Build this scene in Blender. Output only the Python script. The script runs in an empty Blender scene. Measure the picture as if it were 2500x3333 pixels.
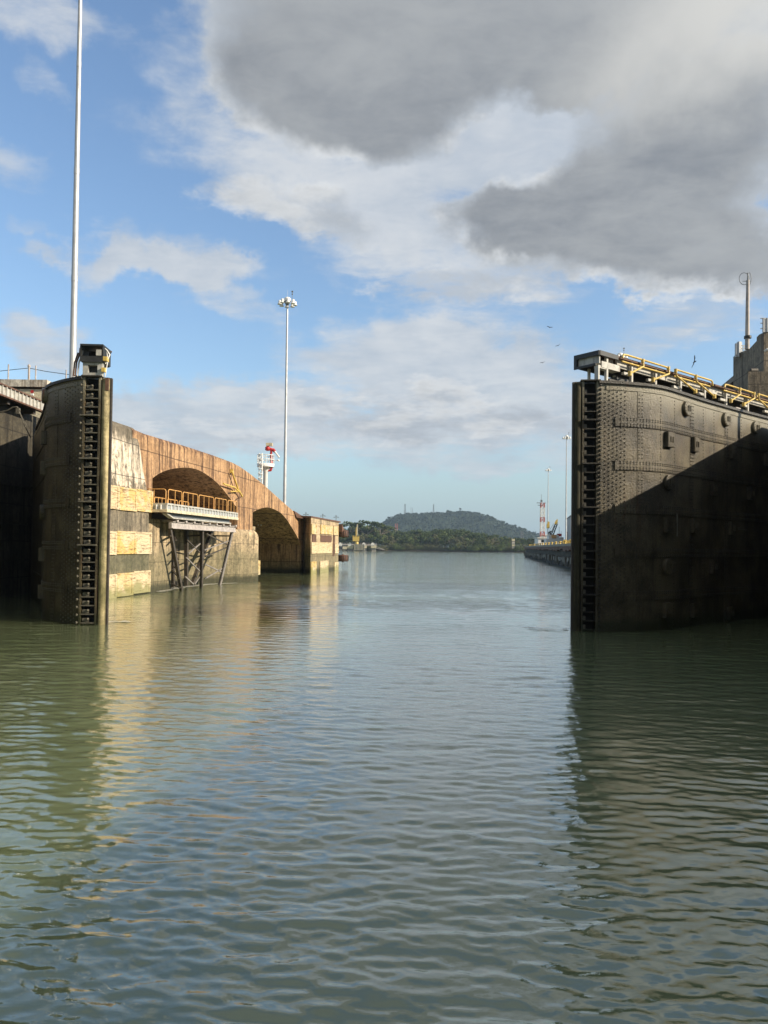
import bpy, math, random
from mathutils import Vector, Matrix
from mathutils import noise as mnoise
R = math.radians
random.seed(7)
scn = bpy.context.scene
col = scn.collection

# ------------------------------------------------------------------ camera
F = 2400.0            # focal length in pixels of the 2500x3333 photograph
HC = 3.5              # eye height above the water
PITCH = math.atan(0.020)
ROLL = 0.012
SHY = 65.5
cam = bpy.data.cameras.new('camera')
cam.sensor_fit = 'VERTICAL'; cam.sensor_height = 36.0; cam.lens = 36.0*F/3333
cam.shift_y = SHY/3333
cam.clip_start = 0.1; cam.clip_end = 12000
cam_o = bpy.data.objects.new('camera', cam); col.objects.link(cam_o)
CR = Matrix.Rotation(R(90)+PITCH, 3, 'X') @ Matrix.Rotation(ROLL, 3, 'Z')
cam_o.matrix_world = Matrix.Translation((0, 0, HC)) @ CR.to_4x4()
scn.camera = cam_o

def ray(px, py):
    return CR @ Vector(((px-1250)/F, -(py-1666.5)/F + SHY/F, -1))
def P(px, py, Y):
    d = ray(px, py); t = Y/d.y
    return Vector((d.x*t, Y, HC+d.z*t))
# ------------------------------------------------------------------ sun + exposure
SUN = Vector((0.86, -0.26, 0.455)).normalized()
sl = bpy.data.lights.new('sun', 'SUN'); sl.energy = 5.0; sl.angle = R(0.5); sl.color = (1.0, 0.87, 0.68)
so = bpy.data.objects.new('sun', sl); col.objects.link(so)
so.rotation_euler = SUN.to_track_quat('Z', 'Y').to_euler()
so.location = (60, -20, 60)
scn.view_settings.view_transform = 'Standard'; scn.view_settings.look = 'None'
scn.view_settings.exposure = 0.45; scn.view_settings.gamma = 1.0
scn.cycles.max_bounces = 6; scn.cycles.glossy_bounces = 4; scn.cycles.diffuse_bounces = 3
scn.cycles.volume_bounces = 0; scn.cycles.transmission_bounces = 2
scn.cycles.caustics_reflective = False; scn.cycles.caustics_refractive = False
scn.cycles.sample_clamp_indirect = 6.0

# ------------------------------------------------------------------ node helper
class NT:
    def __init__(s, tree): s.t = tree; s.n = tree.nodes; s.l = tree.links
    def new(s, typ, **kw):
        n = s.n.new(typ)
        for k, v in kw.items(): setattr(n, k, v)
        return n
    def put(s, sock, v):
        if v is None: return
        if isinstance(v, bpy.types.NodeSocket): s.l.new(v, sock)
        elif isinstance(v, (int, float)) and sock.type in ('RGBA', 'VECTOR'):
            sock.default_value = (v, v, v, 1) if sock.type == 'RGBA' else (v, v, v)
        elif isinstance(v, (tuple, list)) and sock.type == 'RGBA' and len(v) == 3: sock.default_value = (*v, 1)
        else: sock.default_value = v
    def m(s, op, a, b=None, c=None, clamp=False):
        n = s.new('ShaderNodeMath', operation=op); n.use_clamp = clamp
        for i, v in enumerate((a, b, c)): s.put(n.inputs[i], v)
        return n.outputs[0]
    def mr(s, v, a, b, c=0.0, d=1.0, smooth=True):
        n = s.new('ShaderNodeMapRange'); n.interpolation_type = 'SMOOTHSTEP' if smooth else 'LINEAR'
        s.put(n.inputs[0], v)
        for i, q in enumerate((a, b, c, d)): s.put(n.inputs[i+1], q)
        return n.outputs[0]
    def mix(s, f, a, b, mode='MIX'):
        n = s.new('ShaderNodeMix', data_type='RGBA', blend_type=mode)
        s.put(n.inputs['Factor'], f); s.put(n.inputs[6], a); s.put(n.inputs[7], b)
        return n.outputs[2]
    def noise(s, vec, scale, detail=4, rough=0.5, dist=0.0, out=0, w=None):
        n = s.new('ShaderNodeTexNoise')
        if w is not None: n.noise_dimensions = '4D'; n.inputs['W'].default_value = w
        s.put(n.inputs['Vector'], vec); s.put(n.inputs['Scale'], scale); s.put(n.inputs['Detail'], detail)
        s.put(n.inputs['Roughness'], rough); s.put(n.inputs['Distortion'], dist)
        return n.outputs[out]
    def mapv(s, vec, loc=(0, 0, 0), rot=(0, 0, 0), sc=(1, 1, 1)):
        n = s.new('ShaderNodeMapping'); s.put(n.inputs[0], vec)
        n.inputs[1].default_value = loc; n.inputs[2].default_value = rot; n.inputs[3].default_value = sc
        return n.outputs[0]

# ------------------------------------------------------------------ world: Nishita sky + procedural clouds by direction
world = bpy.data.worlds.new('World'); scn.world = world; world.use_nodes = True
w = NT(world.node_tree)
for n in list(w.n): w.n.remove(n)
sky = w.new('ShaderNodeTexSky'); sky.sky_type = 'NISHITA'; sky.sun_disc = False
sky.sun_elevation = math.asin(SUN.z); sky.sun_rotation = math.atan2(SUN.x, SUN.y)
sky.air_density = 1.25; sky.dust_density = 1.2; sky.ozone_density = 2.2
tc = w.new('ShaderNodeTexCoord')
sep = w.new('ShaderNodeSeparateXYZ'); w.l.new(tc.outputs['Generated'], sep.inputs[0])
X, Y_, Z = sep.outputs
AZ = w.m('MULTIPLY', w.m('ARCTAN2', X, Y_), 180/math.pi)
EL = w.m('MULTIPLY', w.m('ARCSINE', Z), 180/math.pi)
zz = w.m('ADD', w.m('MAXIMUM', Z, 0.0), 0.16)
cmb = w.new('ShaderNodeCombineXYZ'); w.l.new(w.m('DIVIDE', X, zz), cmb.inputs[0]); w.l.new(w.m('DIVIDE', Y_, zz), cmb.inputs[1])
PL = cmb.outputs[0]
n1 = w.noise(PL, 1.5, 8, 0.58, 0.25)
n2 = w.noise(PL, 4.3, 7, 0.62, 0.15, w=3.1)
n3 = w.noise(PL, 0.55, 3, 0.5, 0.0, w=8.0)
dsp = w.new('ShaderNodeVectorMath', operation='SCALE')
nv = w.noise(tc.outputs['Generated'], 5.0, 6, 0.6, 0.0, out=1)
sb = w.new('ShaderNodeVectorMath', operation='SUBTRACT'); w.l.new(nv, sb.inputs[0]); sb.inputs[1].default_value = (.5, .5, .5)
sx = w.new('ShaderNodeSeparateXYZ'); w.l.new(sb.outputs[0], sx.inputs[0])
AZd = w.m('MULTIPLY_ADD', sx.outputs[0], 12.0, AZ)
ELd = w.m('MULTIPLY_ADD', sx.outputs[1], 10.0, EL)

def dirdeg(px, py):
    d = ray(px, py).normalized()
    return math.degrees(math.atan2(d.x, d.y)), math.degrees(math.asin(d.z))
def blob(px, py, rx, ry, rot=0.0, inner=0.35):
    a, e = dirdeg(px, py)
    a2, _ = dirdeg(px+rx, py); _, e2 = dirdeg(px, py-ry)
    ra, re = max(a2-a, .5), max(e2-e, .5)
    da = w.m('SUBTRACT', AZd, a); de = w.m('SUBTRACT', ELd, e)
    c, s_ = math.cos(R(rot)), math.sin(R(rot))
    u = w.m('DIVIDE', w.m('MULTIPLY_ADD', da, c, w.m('MULTIPLY', de, s_)), ra)
    v = w.m('DIVIDE', w.m('MULTIPLY_ADD', da, -s_, w.m('MULTIPLY', de, c)), re)
    q = w.m('SQRT', w.m('ADD', w.m('MULTIPLY', u, u), w.m('MULTIPLY', v, v)))
    return w.mr(q, 1.25, inner, 0, 1)
def total(lst):
    acc = None
    for wt, b in lst:
        t = w.m('MULTIPLY', b, wt)
        acc = t if acc is None else w.m('ADD', acc, t)
    return acc
# coverage of thin/white cloud
cov = total([
    (0.34, blob(150, 60, 300, 170)), (0.25, blob(60, 520, 190, 120)), (0.20, blob(190, 290, 140, 70)),
    (0.24, blob(600, 200, 190, 200, -30)), (0.33, blob(980, 600, 560, 180, -12)), (0.34, blob(1550, 560, 420, 300, 20)),
    (0.30, blob(1400, 880, 560, 170, -10)), (0.20, blob(500, 860, 420, 90)), (0.30, blob(90, 1100, 200, 110)),
    (0.54, blob(1480, 1220, 620, 180, -4)), (0.46, blob(760, 1370, 640, 130, -4)), (0.26, blob(420, 880, 260, 60)), (0.24, blob(700, 880, 120, 60)), (0.24, blob(60, 720, 120, 50)), (0.22, blob(60, 800, 100, 40)), (0.22, blob(760, 1010, 260, 70, -18)),
    (0.30, blob(1600, 1420, 460, 110)), (0.6, blob(2250, 120, 560, 380)), (0.55, blob(1720, 420, 420, 170, 12)), (0.06, blob(1250, 560, 700, 200)), (-0.10, blob(200, 720, 330, 260)),
    (-0.30, blob(1250, 1640, 1500, 110)), (0.10, blob(1300, 1500, 500, 40)), (-0.22, blob(2040, 215, 45, 40)), (0.2, blob(2200, 1050, 300, 120)),
])
n4 = w.noise(w.mapv(PL, rot=(0, 0, R(20)), sc=(1.0, 1.7, 1)), 8.0, 8, 0.66, 0.5, w=17.0)
base = w.m('ADD', w.m('ADD', w.m('MULTIPLY', n1, 0.40), w.m('MULTIPLY', n2, 0.32)), w.m('MULTIPLY', n4, 0.28))
base = w.m('MULTIPLY_ADD', w.m('SUBTRACT', base, 0.5), 1.35, 0.5)
cvr = w.m('ADD', w.m('ADD', base, cov), -0.02)
thin = w.mr(cvr, 0.52, 0.90)
# thick grey cloud
dk = total([(1.0, blob(1400, 60, 880, 370, -2, 0.45)), (1.0, blob(1150, 350, 480, 240, -6, 0.4)), (1.0, blob(2150, 590, 680, 270, 10, 0.4)),
            (0.8, blob(2280, 860, 520, 150, -4, 0.35)), (0.75, blob(1850, 700, 440, 140, 8, 0.35)), (0.75, blob(2350, 100, 620, 330, 0, .5)),
            (-0.25, blob(1760, 400, 250, 60, 12)), (0.5, blob(1950, 120, 420, 230)), (-0.45, blob(2040, 220, 70, 70)), (0.42, blob(950, 720, 420, 110, -10)),
            (0.38, blob(1500, 1330, 560, 110)), (0.30, blob(800, 1400, 560, 80)), (0.30, blob(1500, 960, 420, 90))])
dkn = w.m('ADD', dk, w.m('MULTIPLY', w.m('SUBTRACT', base, 0.5), 1.3))
thick = w.mr(dkn, 0.12, 0.42)
gness = w.mr(dkn, 0.20, 0.90)
# colours (given in units of the background strength below)
K = 1/0.10/1.37
shade = w.m('ADD', w.m('MULTIPLY', w.noise(PL, 2.6, 6, 0.6, w=5.5), 0.7), w.m('MULTIPLY', n4, 0.3))
white = w.mix(w.mr(shade, 0.35, 0.68), tuple(K*v for v in (0.50, 0.56, 0.64)), tuple(K*v for v in (0.74, 0.76, 0.78)))
glow = blob(2480, 40, 820, 460, 0, 0.25)
greyA = w.mix(w.mr(w.m('ADD', w.m('MULTIPLY', n3, 0.35), w.m('MULTIPLY', shade, 0.65)), 0.38, 0.62),
              tuple(K*v for v in (0.23, 0.255, 0.295)), tuple(K*v for v in (0.42, 0.44, 0.46)))
grey = w.mix(glow, greyA, tuple(K*v for v in (0.68, 0.68, 0.66)))
skc = w.mix(1.0, sky.outputs[0], (1.24, 1.34, 1.46), 'MULTIPLY')
c1 = w.mix(w.m('MULTIPLY', thin, 0.90), skc, white)
c2 = w.mix(gness, w.mix(w.mr(n2, .42, .62), tuple(K*v for v in (0.50, 0.55, 0.62)), tuple(K*v for v in (0.80, 0.82, 0.84))), grey)
c3 = w.mix(thick, c1, c2)
# unseen neutral cloud added behind and above the camera to grey the fill light
rear = w.mr(Y_, 0.10, -0.30)
c3 = w.mix(w.m('MULTIPLY', rear, 0.85), c3, w.mix(w.mr(n1, .38, .62), tuple(K*v for v in (0.22, 0.23, 0.245)), tuple(K*v for v in (0.44, 0.44, 0.43))))
zen = w.mr(Z, 0.62, 0.92)
c3 = w.mix(w.m('MULTIPLY', zen, 0.8), c3, tuple(K*v for v in (0.42, 0.44, 0.46)))
hz = w.mr(EL, 9.0, 0.0)
c4 = w.mix(w.m('MULTIPLY', hz, 0.72), c3, tuple(K*v for v in (0.40, 0.575, 0.73)))
bg = w.new('ShaderNodeBackground'); w.l.new(c4, bg.inputs[0]); bg.inputs[1].default_value = 0.10
wo = w.new('ShaderNodeOutputWorld'); w.l.new(bg.outputs[0], wo.inputs[0])
world.cycles.sampling_method = 'MANUAL'; world.cycles.sample_map_resolution = 512

# ------------------------------------------------------------------ materials
MATS = {}
def mat(name):
    m = bpy.data.materials.new(name); m.use_nodes = True; MATS[name] = m
    t = NT(m.node_tree)
    b = t.n['Principled BSDF']
    return m, t, b
def pos(t):
    return t.new('ShaderNodeNewGeometry').outputs['Position']
def plain(name, c, rough=0.6, metal=0.0, var=0.25, scale=2.0, bump=0.0, streak=0.0, dirt=None):
    m, t, b = mat(name)
    p = pos(t)
    n = t.noise(p, scale, 6, 0.65)
    cc = t.mix(t.mr(n, 0.3, 0.7), tuple(v*(1-var) for v in c), tuple(min(1, v*(1+var*.6)) for v in c))
    if dirt:
        s = t.noise(t.mapv(p, sc=(6, 6, 0.6)), 1.0, 6, 0.7, w=2.0)
        cc = t.mix(t.mr(s, 0.50, 0.72, 0, streak), cc, dirt)
    t.put(b.inputs['Base Color'], cc)
    t.put(b.inputs['Roughness'], t.mr(n, 0.3, 0.7, rough*0.8, min(1, rough*1.15)))
    b.inputs['Metallic'].default_value = metal
    if bump:
        bn = t.new('ShaderNodeBump'); bn.inputs['Distance'].default_value = bump
        t.put(bn.inputs['Height'], t.noise(p, scale*6, 5, 0.7)); t.l.new(bn.outputs[0], b.inputs['Normal'])
    return m

def concrete(name, pale, mid, dark, streak_w=0.7, dark_w=0.6, paint=None, seam=1.9, algae=None, zdark=None, bump=0.03):
    """weathered concrete: pour joints, vertical runs of dirt, patches, spalling; z in metres above the water"""
    m, t, b = mat(name)
    p = pos(t)
    sp = t.new('ShaderNodeSeparateXYZ'); t.l.new(p, sp.inputs[0]); z = sp.outputs[2]
    fine = t.noise(p, 9.0, 8, 0.72)
    big = t.noise(p, 0.45, 6, 0.6)
    c = t.mix(t.mr(big, 0.35, 0.65), mid, pale)
    c = t.mix(t.mr(fine, 0.35, 0.75, 0, 0.5), c, tuple(v*0.55 for v in mid))
    st = t.noise(t.mapv(p, sc=(1, 1, 0.07)), 2.6, 7, 0.68, w=1.3)
    st2 = t.noise(t.mapv(p, sc=(1, 1, 0.035)), 5.0, 5, 0.7, w=4.3)
    if paint:
        pn = t.noise(t.mapv(p, sc=(1, 1, 0.8)), 1.1, 9, 0.74, 0.6, w=7.7)
        zc = t.mr(z, paint[1], paint[2], 0.0, 0.42, smooth=False)
        c = t.mix(t.mr(t.m('ADD', pn, t.m('SUBTRACT', zc, 0.26)), 0.50, 0.58), c, paint[0])
    c = t.mix(t.mr(st, 0.47, 0.62, 0, streak_w), c, dark)
    c = t.mix(t.mr(st2, 0.52, 0.63, 0, streak_w*0.85), c, dark)
    st3 = t.noise(t.mapv(p, sc=(1, 1, 0.05)), 4.6, 5, 0.7, w=14.3)
    c = t.mix(t.mr(st3, 0.54, 0.64, 0, streak_w*0.5), c, tuple(min(1, v*1.35) for v in pale))
    pt = t.noise(p, 1.6, 8, 0.7, 0.4, w=9.0)
    c = t.mix(t.mr(pt, 0.53, 0.66, 0, dark_w), c, tuple(v*0.7 for v in dark))
    if zdark:   # stain hanging down from the coping with a ragged lower edge
        zr = t.m('MULTIPLY_ADD', t.m('SUBTRACT', st, 0.5), 3.2, z)
        c = t.mix(t.mr(zr, zdark[1], zdark[2], 0, 0.9), c, zdark[0])
    if algae:
        zr = t.m('MULTIPLY_ADD', t.m('SUBTRACT', pt, 0.5), 2.0, z)
        c = t.mix(t.mr(zr, algae[2], algae[1], 0, 0.68), c, algae[0])
        c = t.mix(t.mr(t.m('MULTIPLY_ADD', t.m('SUBTRACT', fine, 0.5), .5, z), 0.85, 0.30, 0, 0.85), c, (0.022, 0.026, 0.012))
    mot = t.noise(p, 3.3, 9, 0.78, 0.3, w=21.0)
    c = t.mix(1.0, c, t.mix(t.mr(mot, 0.36, 0.64), (0.66, 0.66, 0.66), (1.25, 1.23, 1.2)), 'MULTIPLY')
    if seam:
        fr = t.m('FRACT', t.m('DIVIDE', t.m('MULTIPLY_ADD', t.m('SUBTRACT', big, .5), .12, z), seam))
        sm = t.mr(t.m('ABSOLUTE', t.m('SUBTRACT', fr, 0.5)), 0.020, 0.006, 0, 0.75)
        c = t.mix(sm, c, tuple(v*0.45 for v in dark))
    t.put(b.inputs['Base Color'], c); b.inputs['Roughness'].default_value = 0.85
    bn = t.new('ShaderNodeBump'); bn.inputs['Distance'].default_value = bump; bn.inputs['Strength'].default_value = 0.9
    t.put(bn.inputs['Height'], t.m('ADD', t.m('MULTIPLY', fine, 0.6), t.m('MULTIPLY', pt, 1.4)))
    t.l.new(bn.outputs[0], b.inputs['Normal'])
    return m

def steel(name, lo, hi, rough=0.42, band=None):
    m, t, b = mat(name)
    p = pos(t)
    sp = t.new('ShaderNodeSeparateXYZ'); t.l.new(p, sp.inputs[0]); z = sp.outputs[2]
    big = t.noise(p, 0.6, 7, 0.66, 0.3)
    fine = t.noise(p, 14.0, 6, 0.75)
    run = t.noise(t.mapv(p, sc=(1, 1, 0.12)), 1.7, 8, 0.74, w=2.2)
    c = t.mix(t.mr(big, 0.33, 0.66), lo, hi)
    c = t.mix(t.mr(run, 0.47, 0.62, 0, 0.7), c, tuple(v*0.5 for v in lo))
    c = t.mix(t.mr(fine, 0.5, 0.8, 0, 0.55), c, tuple(min(1, v*1.7) for v in hi))
    sk = t.noise(p, 26.0, 3, 0.6, w=31.0)
    c = t.mix(t.mr(sk, 0.56, 0.70, 0, 0.55), c, tuple(min(1, v*2.6) for v in hi))  # pale specks put the sunlit glitter into the colour
    if band:    # pale dried waterline scum near the top with a ragged lower edge
        zr = t.m('MULTIPLY_ADD', t.m('SUBTRACT', run, 0.5), 1.6, z)
        c = t.mix(t.mr(zr, band[1], band[2], 0, 0.75), c, band[0])
        rp = t.noise(t.mapv(p, sc=(1, 1, 0.3)), 1.3, 5, 0.6, w=6.0)
        c = t.mix(t.m('MULTIPLY', t.mr(rp, 0.60, 0.70), t.mr(z, 9.2, 10.4)), c, (0.25, 0.09, 0.04))
    rs_ = t.noise(t.mapv(p, sc=(1.6, 1.6, 0.10)), 3.0, 5, 0.7, w=44.0)
    c = t.mix(t.mr(rs_, 0.56, 0.68, 0, 0.5), c, (0.085, 0.042, 0.02))
    wl = t.m('MULTIPLY_ADD', t.m('SUBTRACT', run, 0.5), 1.0, z)
    c = t.mix(t.mr(wl, 0.75, 0.25, 0, 0.8), c, (0.020, 0.026, 0.010))
    t.put(b.inputs['Base Color'], c)
    t.put(b.inputs['Roughness'], t.mr(fine, 0.3, 0.7, rough*0.75, rough*1.35))
    b.inputs['Specular IOR Level'].default_value = 0.45
    bn = t.new('ShaderNodeBump'); bn.inputs['Distance'].default_value = 0.03; bn.inputs['Strength'].default_value = 1.0
    t.put(bn.inputs['Height'], t.m('ADD', t.noise(p, 13.0, 5, 0.75), t.m('MULTIPLY', big, 1.5))); t.l.new(bn.outputs[0], b.inputs['Normal'])
    return m

M_gate = steel('weathered_gate_steel', (0.024, 0.019, 0.010), (0.112, 0.092, 0.054), 0.40, ((0.30, 0.275, 0.20), 9.4, 10.6))
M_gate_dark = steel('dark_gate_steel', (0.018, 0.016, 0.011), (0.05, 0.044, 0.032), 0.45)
M_block = plain('pale_grime_and_glint_steel', (0.12, 0.11, 0.085), 0.6, 0, .35, 9, 0.01)
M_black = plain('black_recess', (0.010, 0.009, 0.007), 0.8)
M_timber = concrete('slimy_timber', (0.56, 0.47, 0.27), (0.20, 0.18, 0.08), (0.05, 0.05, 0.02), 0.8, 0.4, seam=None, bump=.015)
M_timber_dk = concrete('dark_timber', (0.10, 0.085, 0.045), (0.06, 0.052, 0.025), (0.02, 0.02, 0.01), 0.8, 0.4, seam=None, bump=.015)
M_rub = plain('rubber_edge', (0.06, 0.05, 0.04), 0.7, 0, .4, 6, .02)
M_pier = concrete('pier_concrete', (0.30, 0.25, 0.18), (0.17, 0.15, 0.11), (0.055, 0.048, 0.038), 0.85, 0.75,
                  paint=((0.74, 0.64, 0.51), 5.6, 8.6), seam=2.3, algae=((0.115, 0.115, 0.065), 2.2, 4.2), zdark=((0.10, 0.085, 0.06), 9.9, 10.9), bump=.05)
M_arch = concrete('arch_concrete', (0.56, 0.35, 0.19), (0.38, 0.225, 0.115), (0.075, 0.038, 0.022), 0.95, 0.15, seam=2.9,
                  zdark=((0.10, 0.05, 0.032), 10.9, 11.6), algae=((0.13, 0.12, 0.06), 0.6, 2.4), bump=.03)
M_butt = concrete('buttress_concrete', (0.66, 0.51, 0.33), (0.42, 0.33, 0.21), (0.075, 0.065, 0.042), 0.7, 0.75, seam=1.45,
                  algae=((0.15, 0.14, 0.08), 2.3, 3.8), bump=.05)
M_inner = concrete('recess_concrete', (0.58, 0.46, 0.29), (0.26, 0.21, 0.14), (0.07, 0.055, 0.035), 0.8, 0.5, seam=1.3,
                   algae=((0.17, 0.15, 0.085), 1.6, 3.2), bump=.04)
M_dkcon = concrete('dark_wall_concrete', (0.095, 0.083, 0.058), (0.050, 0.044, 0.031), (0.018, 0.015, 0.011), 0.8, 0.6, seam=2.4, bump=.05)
M_tower = concrete('tower_concrete', (0.26, 0.22, 0.165), (0.14, 0.12, 0.09), (0.045, 0.036, 0.028), 0.85, 0.6, seam=2.2, bump=.04)
M_cream = concrete('cream_painted_concrete', (0.72, 0.66, 0.50), (0.66, 0.60, 0.44), (0.35, 0.28, 0.18), 0.25, 0.1, seam=None, bump=.02)
M_flake = concrete('flaking_white_concrete', (0.70, 0.66, 0.58), (0.62, 0.58, 0.50), (0.20, 0.15, 0.11), 0.75, 0.45, seam=None, bump=.03)
M_quaytop = plain('quay_top', (0.27, 0.25, 0.21), .9, 0, .25, .6)

def m_panel():
    m, t, b = mat('yellow_fender_plate')
    p = pos(t)
    info = t.new('ShaderNodeObjectInfo').outputs['Random']
    sp = t.new('ShaderNodeSeparateXYZ'); t.l.new(p, sp.inputs[0])
    big = t.noise(p, 0.9, 6, 0.65, 0.5)
    hs = t.noise(t.mapv(p, sc=(1, 0.6, 3.2)), 2.9, 8, 0.72, 0.9, w=1.0)
    yel = t.mix(t.mr(info, 0.25, 0.75), (0.62, 0.44, 0.15), (0.64, 0.54, 0.36))
    c = t.mix(t.mr(big, 0.4, 0.62), yel, (0.66, 0.54, 0.35))
    c = t.mix(t.mr(t.noise(p, 1.3, 6, 0.7, w=5.0), 0.58, 0.75, 0, 0.5), c, (0.50, 0.22, 0.08))
    c = t.mix(t.mr(hs, 0.53, 0.58, 0, 0.65), c, (0.16, 0.065, 0.025))
    hs2 = t.noise(t.mapv(p, sc=(1, 0.35, 6.0)), 2.6, 6, 0.7, 0.6, w=8.0)
    c = t.mix(t.mr(hs2, 0.54, 0.59, 0, 0.6), c, (0.10, 0.05, 0.03))
    zr = t.m('MULTIPLY_ADD', t.m('SUBTRACT', big, 0.5), 2.2, sp.outputs[2])
    c = t.mix(t.mr(zr, 1.0, 0.3, 0, 0.75), c, (0.20, 0.21, 0.08))
    t.put(b.inputs['Base Color'], c); b.inputs['Roughness'].default_value = 0.7
    bn = t.new('ShaderNodeBump'); bn.inputs['Distance'].default_value = 0.02
    t.put(bn.inputs['Height'], hs); t.l.new(bn.outputs[0], b.inputs['Normal'])
    return m
M_panel = m_panel()
M_white = plain('white_paint', (0.78, 0.78, 0.76), .5, 0, .12, 3, dirt=(0.35, 0.28, 0.2), streak=.4)
M_offwhite = plain('aged_white_steel', (0.50, 0.49, 0.45), .55, 0, .25, 4, dirt=(0.16, 0.11, 0.07), streak=.8)
M_galv = plain('galvanised_pole', (0.56, 0.57, 0.58), .38, .35, .14, 1.2, dirt=(0.30, 0.30, 0.30), streak=.5)
M_yel = plain('yellow_paint', (0.66, 0.47, 0.11), .4, 0, .2, 5, dirt=(0.35, 0.2, 0.05), streak=.5)
M_orange = plain('orange_yellow_rail', (0.66, 0.36, 0.11), .5, 0, .25, 4, dirt=(0.5, .12, .04), streak=.6)
M_red = plain('red_paint', (0.50, 0.03, 0.03), .45, 0, .25, 6)
M_rust = plain('rusty_plate', (0.14, 0.075, 0.05), .8, 0, .4, 4, .01, dirt=(0.05, 0.03, 0.02), streak=.7)
M_grey = plain('grey_paint', (0.16, 0.18, 0.20), .5, 0, .2, 3, dirt=(0.09, 0.08, 0.07), streak=.5)
M_greypale = plain('pale_grey_beam', (0.46, 0.42, 0.40), .6, 0, .25, 3, dirt=(0.2, 0.12, 0.08), streak=.6)
M_darksteel = plain('dark_leg_steel', (0.075, 0.062, 0.048), .6, 0, .4, 3, dirt=(0.03, 0.022, 0.015), streak=.9)
M_legpale = plain('worn_leg_steel', (0.26, 0.235, 0.215), .6, 0, .3, 3, dirt=(0.06, 0.045, 0.035), streak=.8)
M_pinkred = plain('faded_red_paint', (0.50, 0.16, 0.13), .5, 0, .2, 3)
M_tyre = plain('rust_brown_rubber', (0.14, 0.065, 0.045), .75, 0, .3, 4)
M_lampw = plain('white_lamp_housing', (0.82, 0.82, 0.80), .35, 0, .05)
M_dark = plain('near_black_paint', (0.03, 0.032, 0.032), .55, 0, .3, 4)
M_bird = plain('black_feathers', (0.015, 0.014, 0.013), .8)
M_ware = plain('grey_cladding', (0.34, 0.37, 0.39), .6, 0, .1, 1)
M_barkt = plain('pale_bark', (0.24, 0.20, 0.16), .9, 0, .3, 1)
M_shore = plain('shore_mud', (0.10, 0.08, 0.055), .95, 0, .35, .2)
M_window = plain('dark_window', (0.02, 0.024, 0.028), .2)

def foliage(name, a, b_):
    m, t, b = mat(name)
    p = pos(t)
    n = t.noise(p, 0.35, 5, 0.65); o = t.new('ShaderNodeObjectInfo').outputs['Random']
    c = t.mix(t.mr(n, 0.35, 0.65), a, b_)
    c = t.mix(t.mr(o, 0, 1, 0, 0.45, smooth=False), c, tuple(v*1.6 for v in b_))
    t.put(b.inputs['Base Color'], c); b.inputs['Roughness'].default_value = 0.8; b.inputs['Specular IOR Level'].default_value = 0.08
    return m
M_fol = foliage('mid_green_leaves', (0.055, 0.080, 0.028), (0.105, 0.135, 0.046))
M_fold = foliage('dark_green_leaves', (0.036, 0.058, 0.022), (0.070, 0.095, 0.036))
M_folo = foliage('olive_leaves', (0.075, 0.085, 0.040), (0.125, 0.125, 0.062))
M_hill = foliage('hill_canopy', (0.012, 0.022, 0.014), (0.026, 0.036, 0.022))

# water
def m_water():
    m, t, b = mat('canal_water')
    p = pos(t)
    geo = t.new('ShaderNodeNewGeometry')
    cd = t.new('ShaderNodeVectorMath', operation='LENGTH'); t.l.new(p, cd.inputs[0])
    murk = t.noise(p, 0.06, 4, 0.6)
    c = t.mix(t.mr(murk, 0.3, 0.7), (0.150, 0.185, 0.088), (0.185, 0.215, 0.115))
    # churned pale silt off the tower and the gate ends
    t.put(b.inputs['Base Color'], c)
    b.inputs['Coat Weight'].default_value = 0.7; b.inputs['Coat IOR'].default_value = 1.6; b.inputs['Coat Roughness'].default_value = 0.03
    b.inputs['IOR'].default_value = 1.48; b.inputs['Roughness'].default_value = 0.04
    b.subsurface_method = 'BURLEY'; b.inputs['Subsurface Weight'].default_value = 1.0; b.inputs['Subsurface Radius'].default_value = (1, 1, 1); b.inputs['Subsurface Scale'].default_value = 5.0
    b.inputs['Specular IOR Level'].default_value = 1.0
    a1 = t.noise(t.mapv(p, rot=(0, 0, R(9)), sc=(0.42, 1.0, 1)), 1.3, 5, 0.62, 0.5)
    a3 = t.noise(t.mapv(p, rot=(0, 0, R(16)), sc=(0.5, 1.0, 1)), 7.0, 4, 0.6, 0.5, w=5.0)
    far = t.mr(cd.outputs['Value'], 11, 60)
    calm = t.mr(t.noise(t.mapv(p, sc=(0.30, 1, 1)), 0.07, 4, 0.6, w=12.0), 0.36, 0.64, 0.35, 1.1)
    h = t.m('ADD', t.m('MULTIPLY', t.m('MULTIPLY', a1, 0.10), far), t.m('MULTIPLY', a3, 0.014))
    h = t.m('MULTIPLY', h, calm)
    bn = t.new('ShaderNodeBump'); bn.inputs['Distance'].default_value = 1.0; bn.inputs['Strength'].default_value = 1.0
    t.put(bn.inputs['Height'], h); t.l.new(bn.outputs[0], b.inputs['Normal']); t.l.new(bn.outputs[0], b.inputs['Coat Normal'])
    return m
M_water = m_water()

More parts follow.
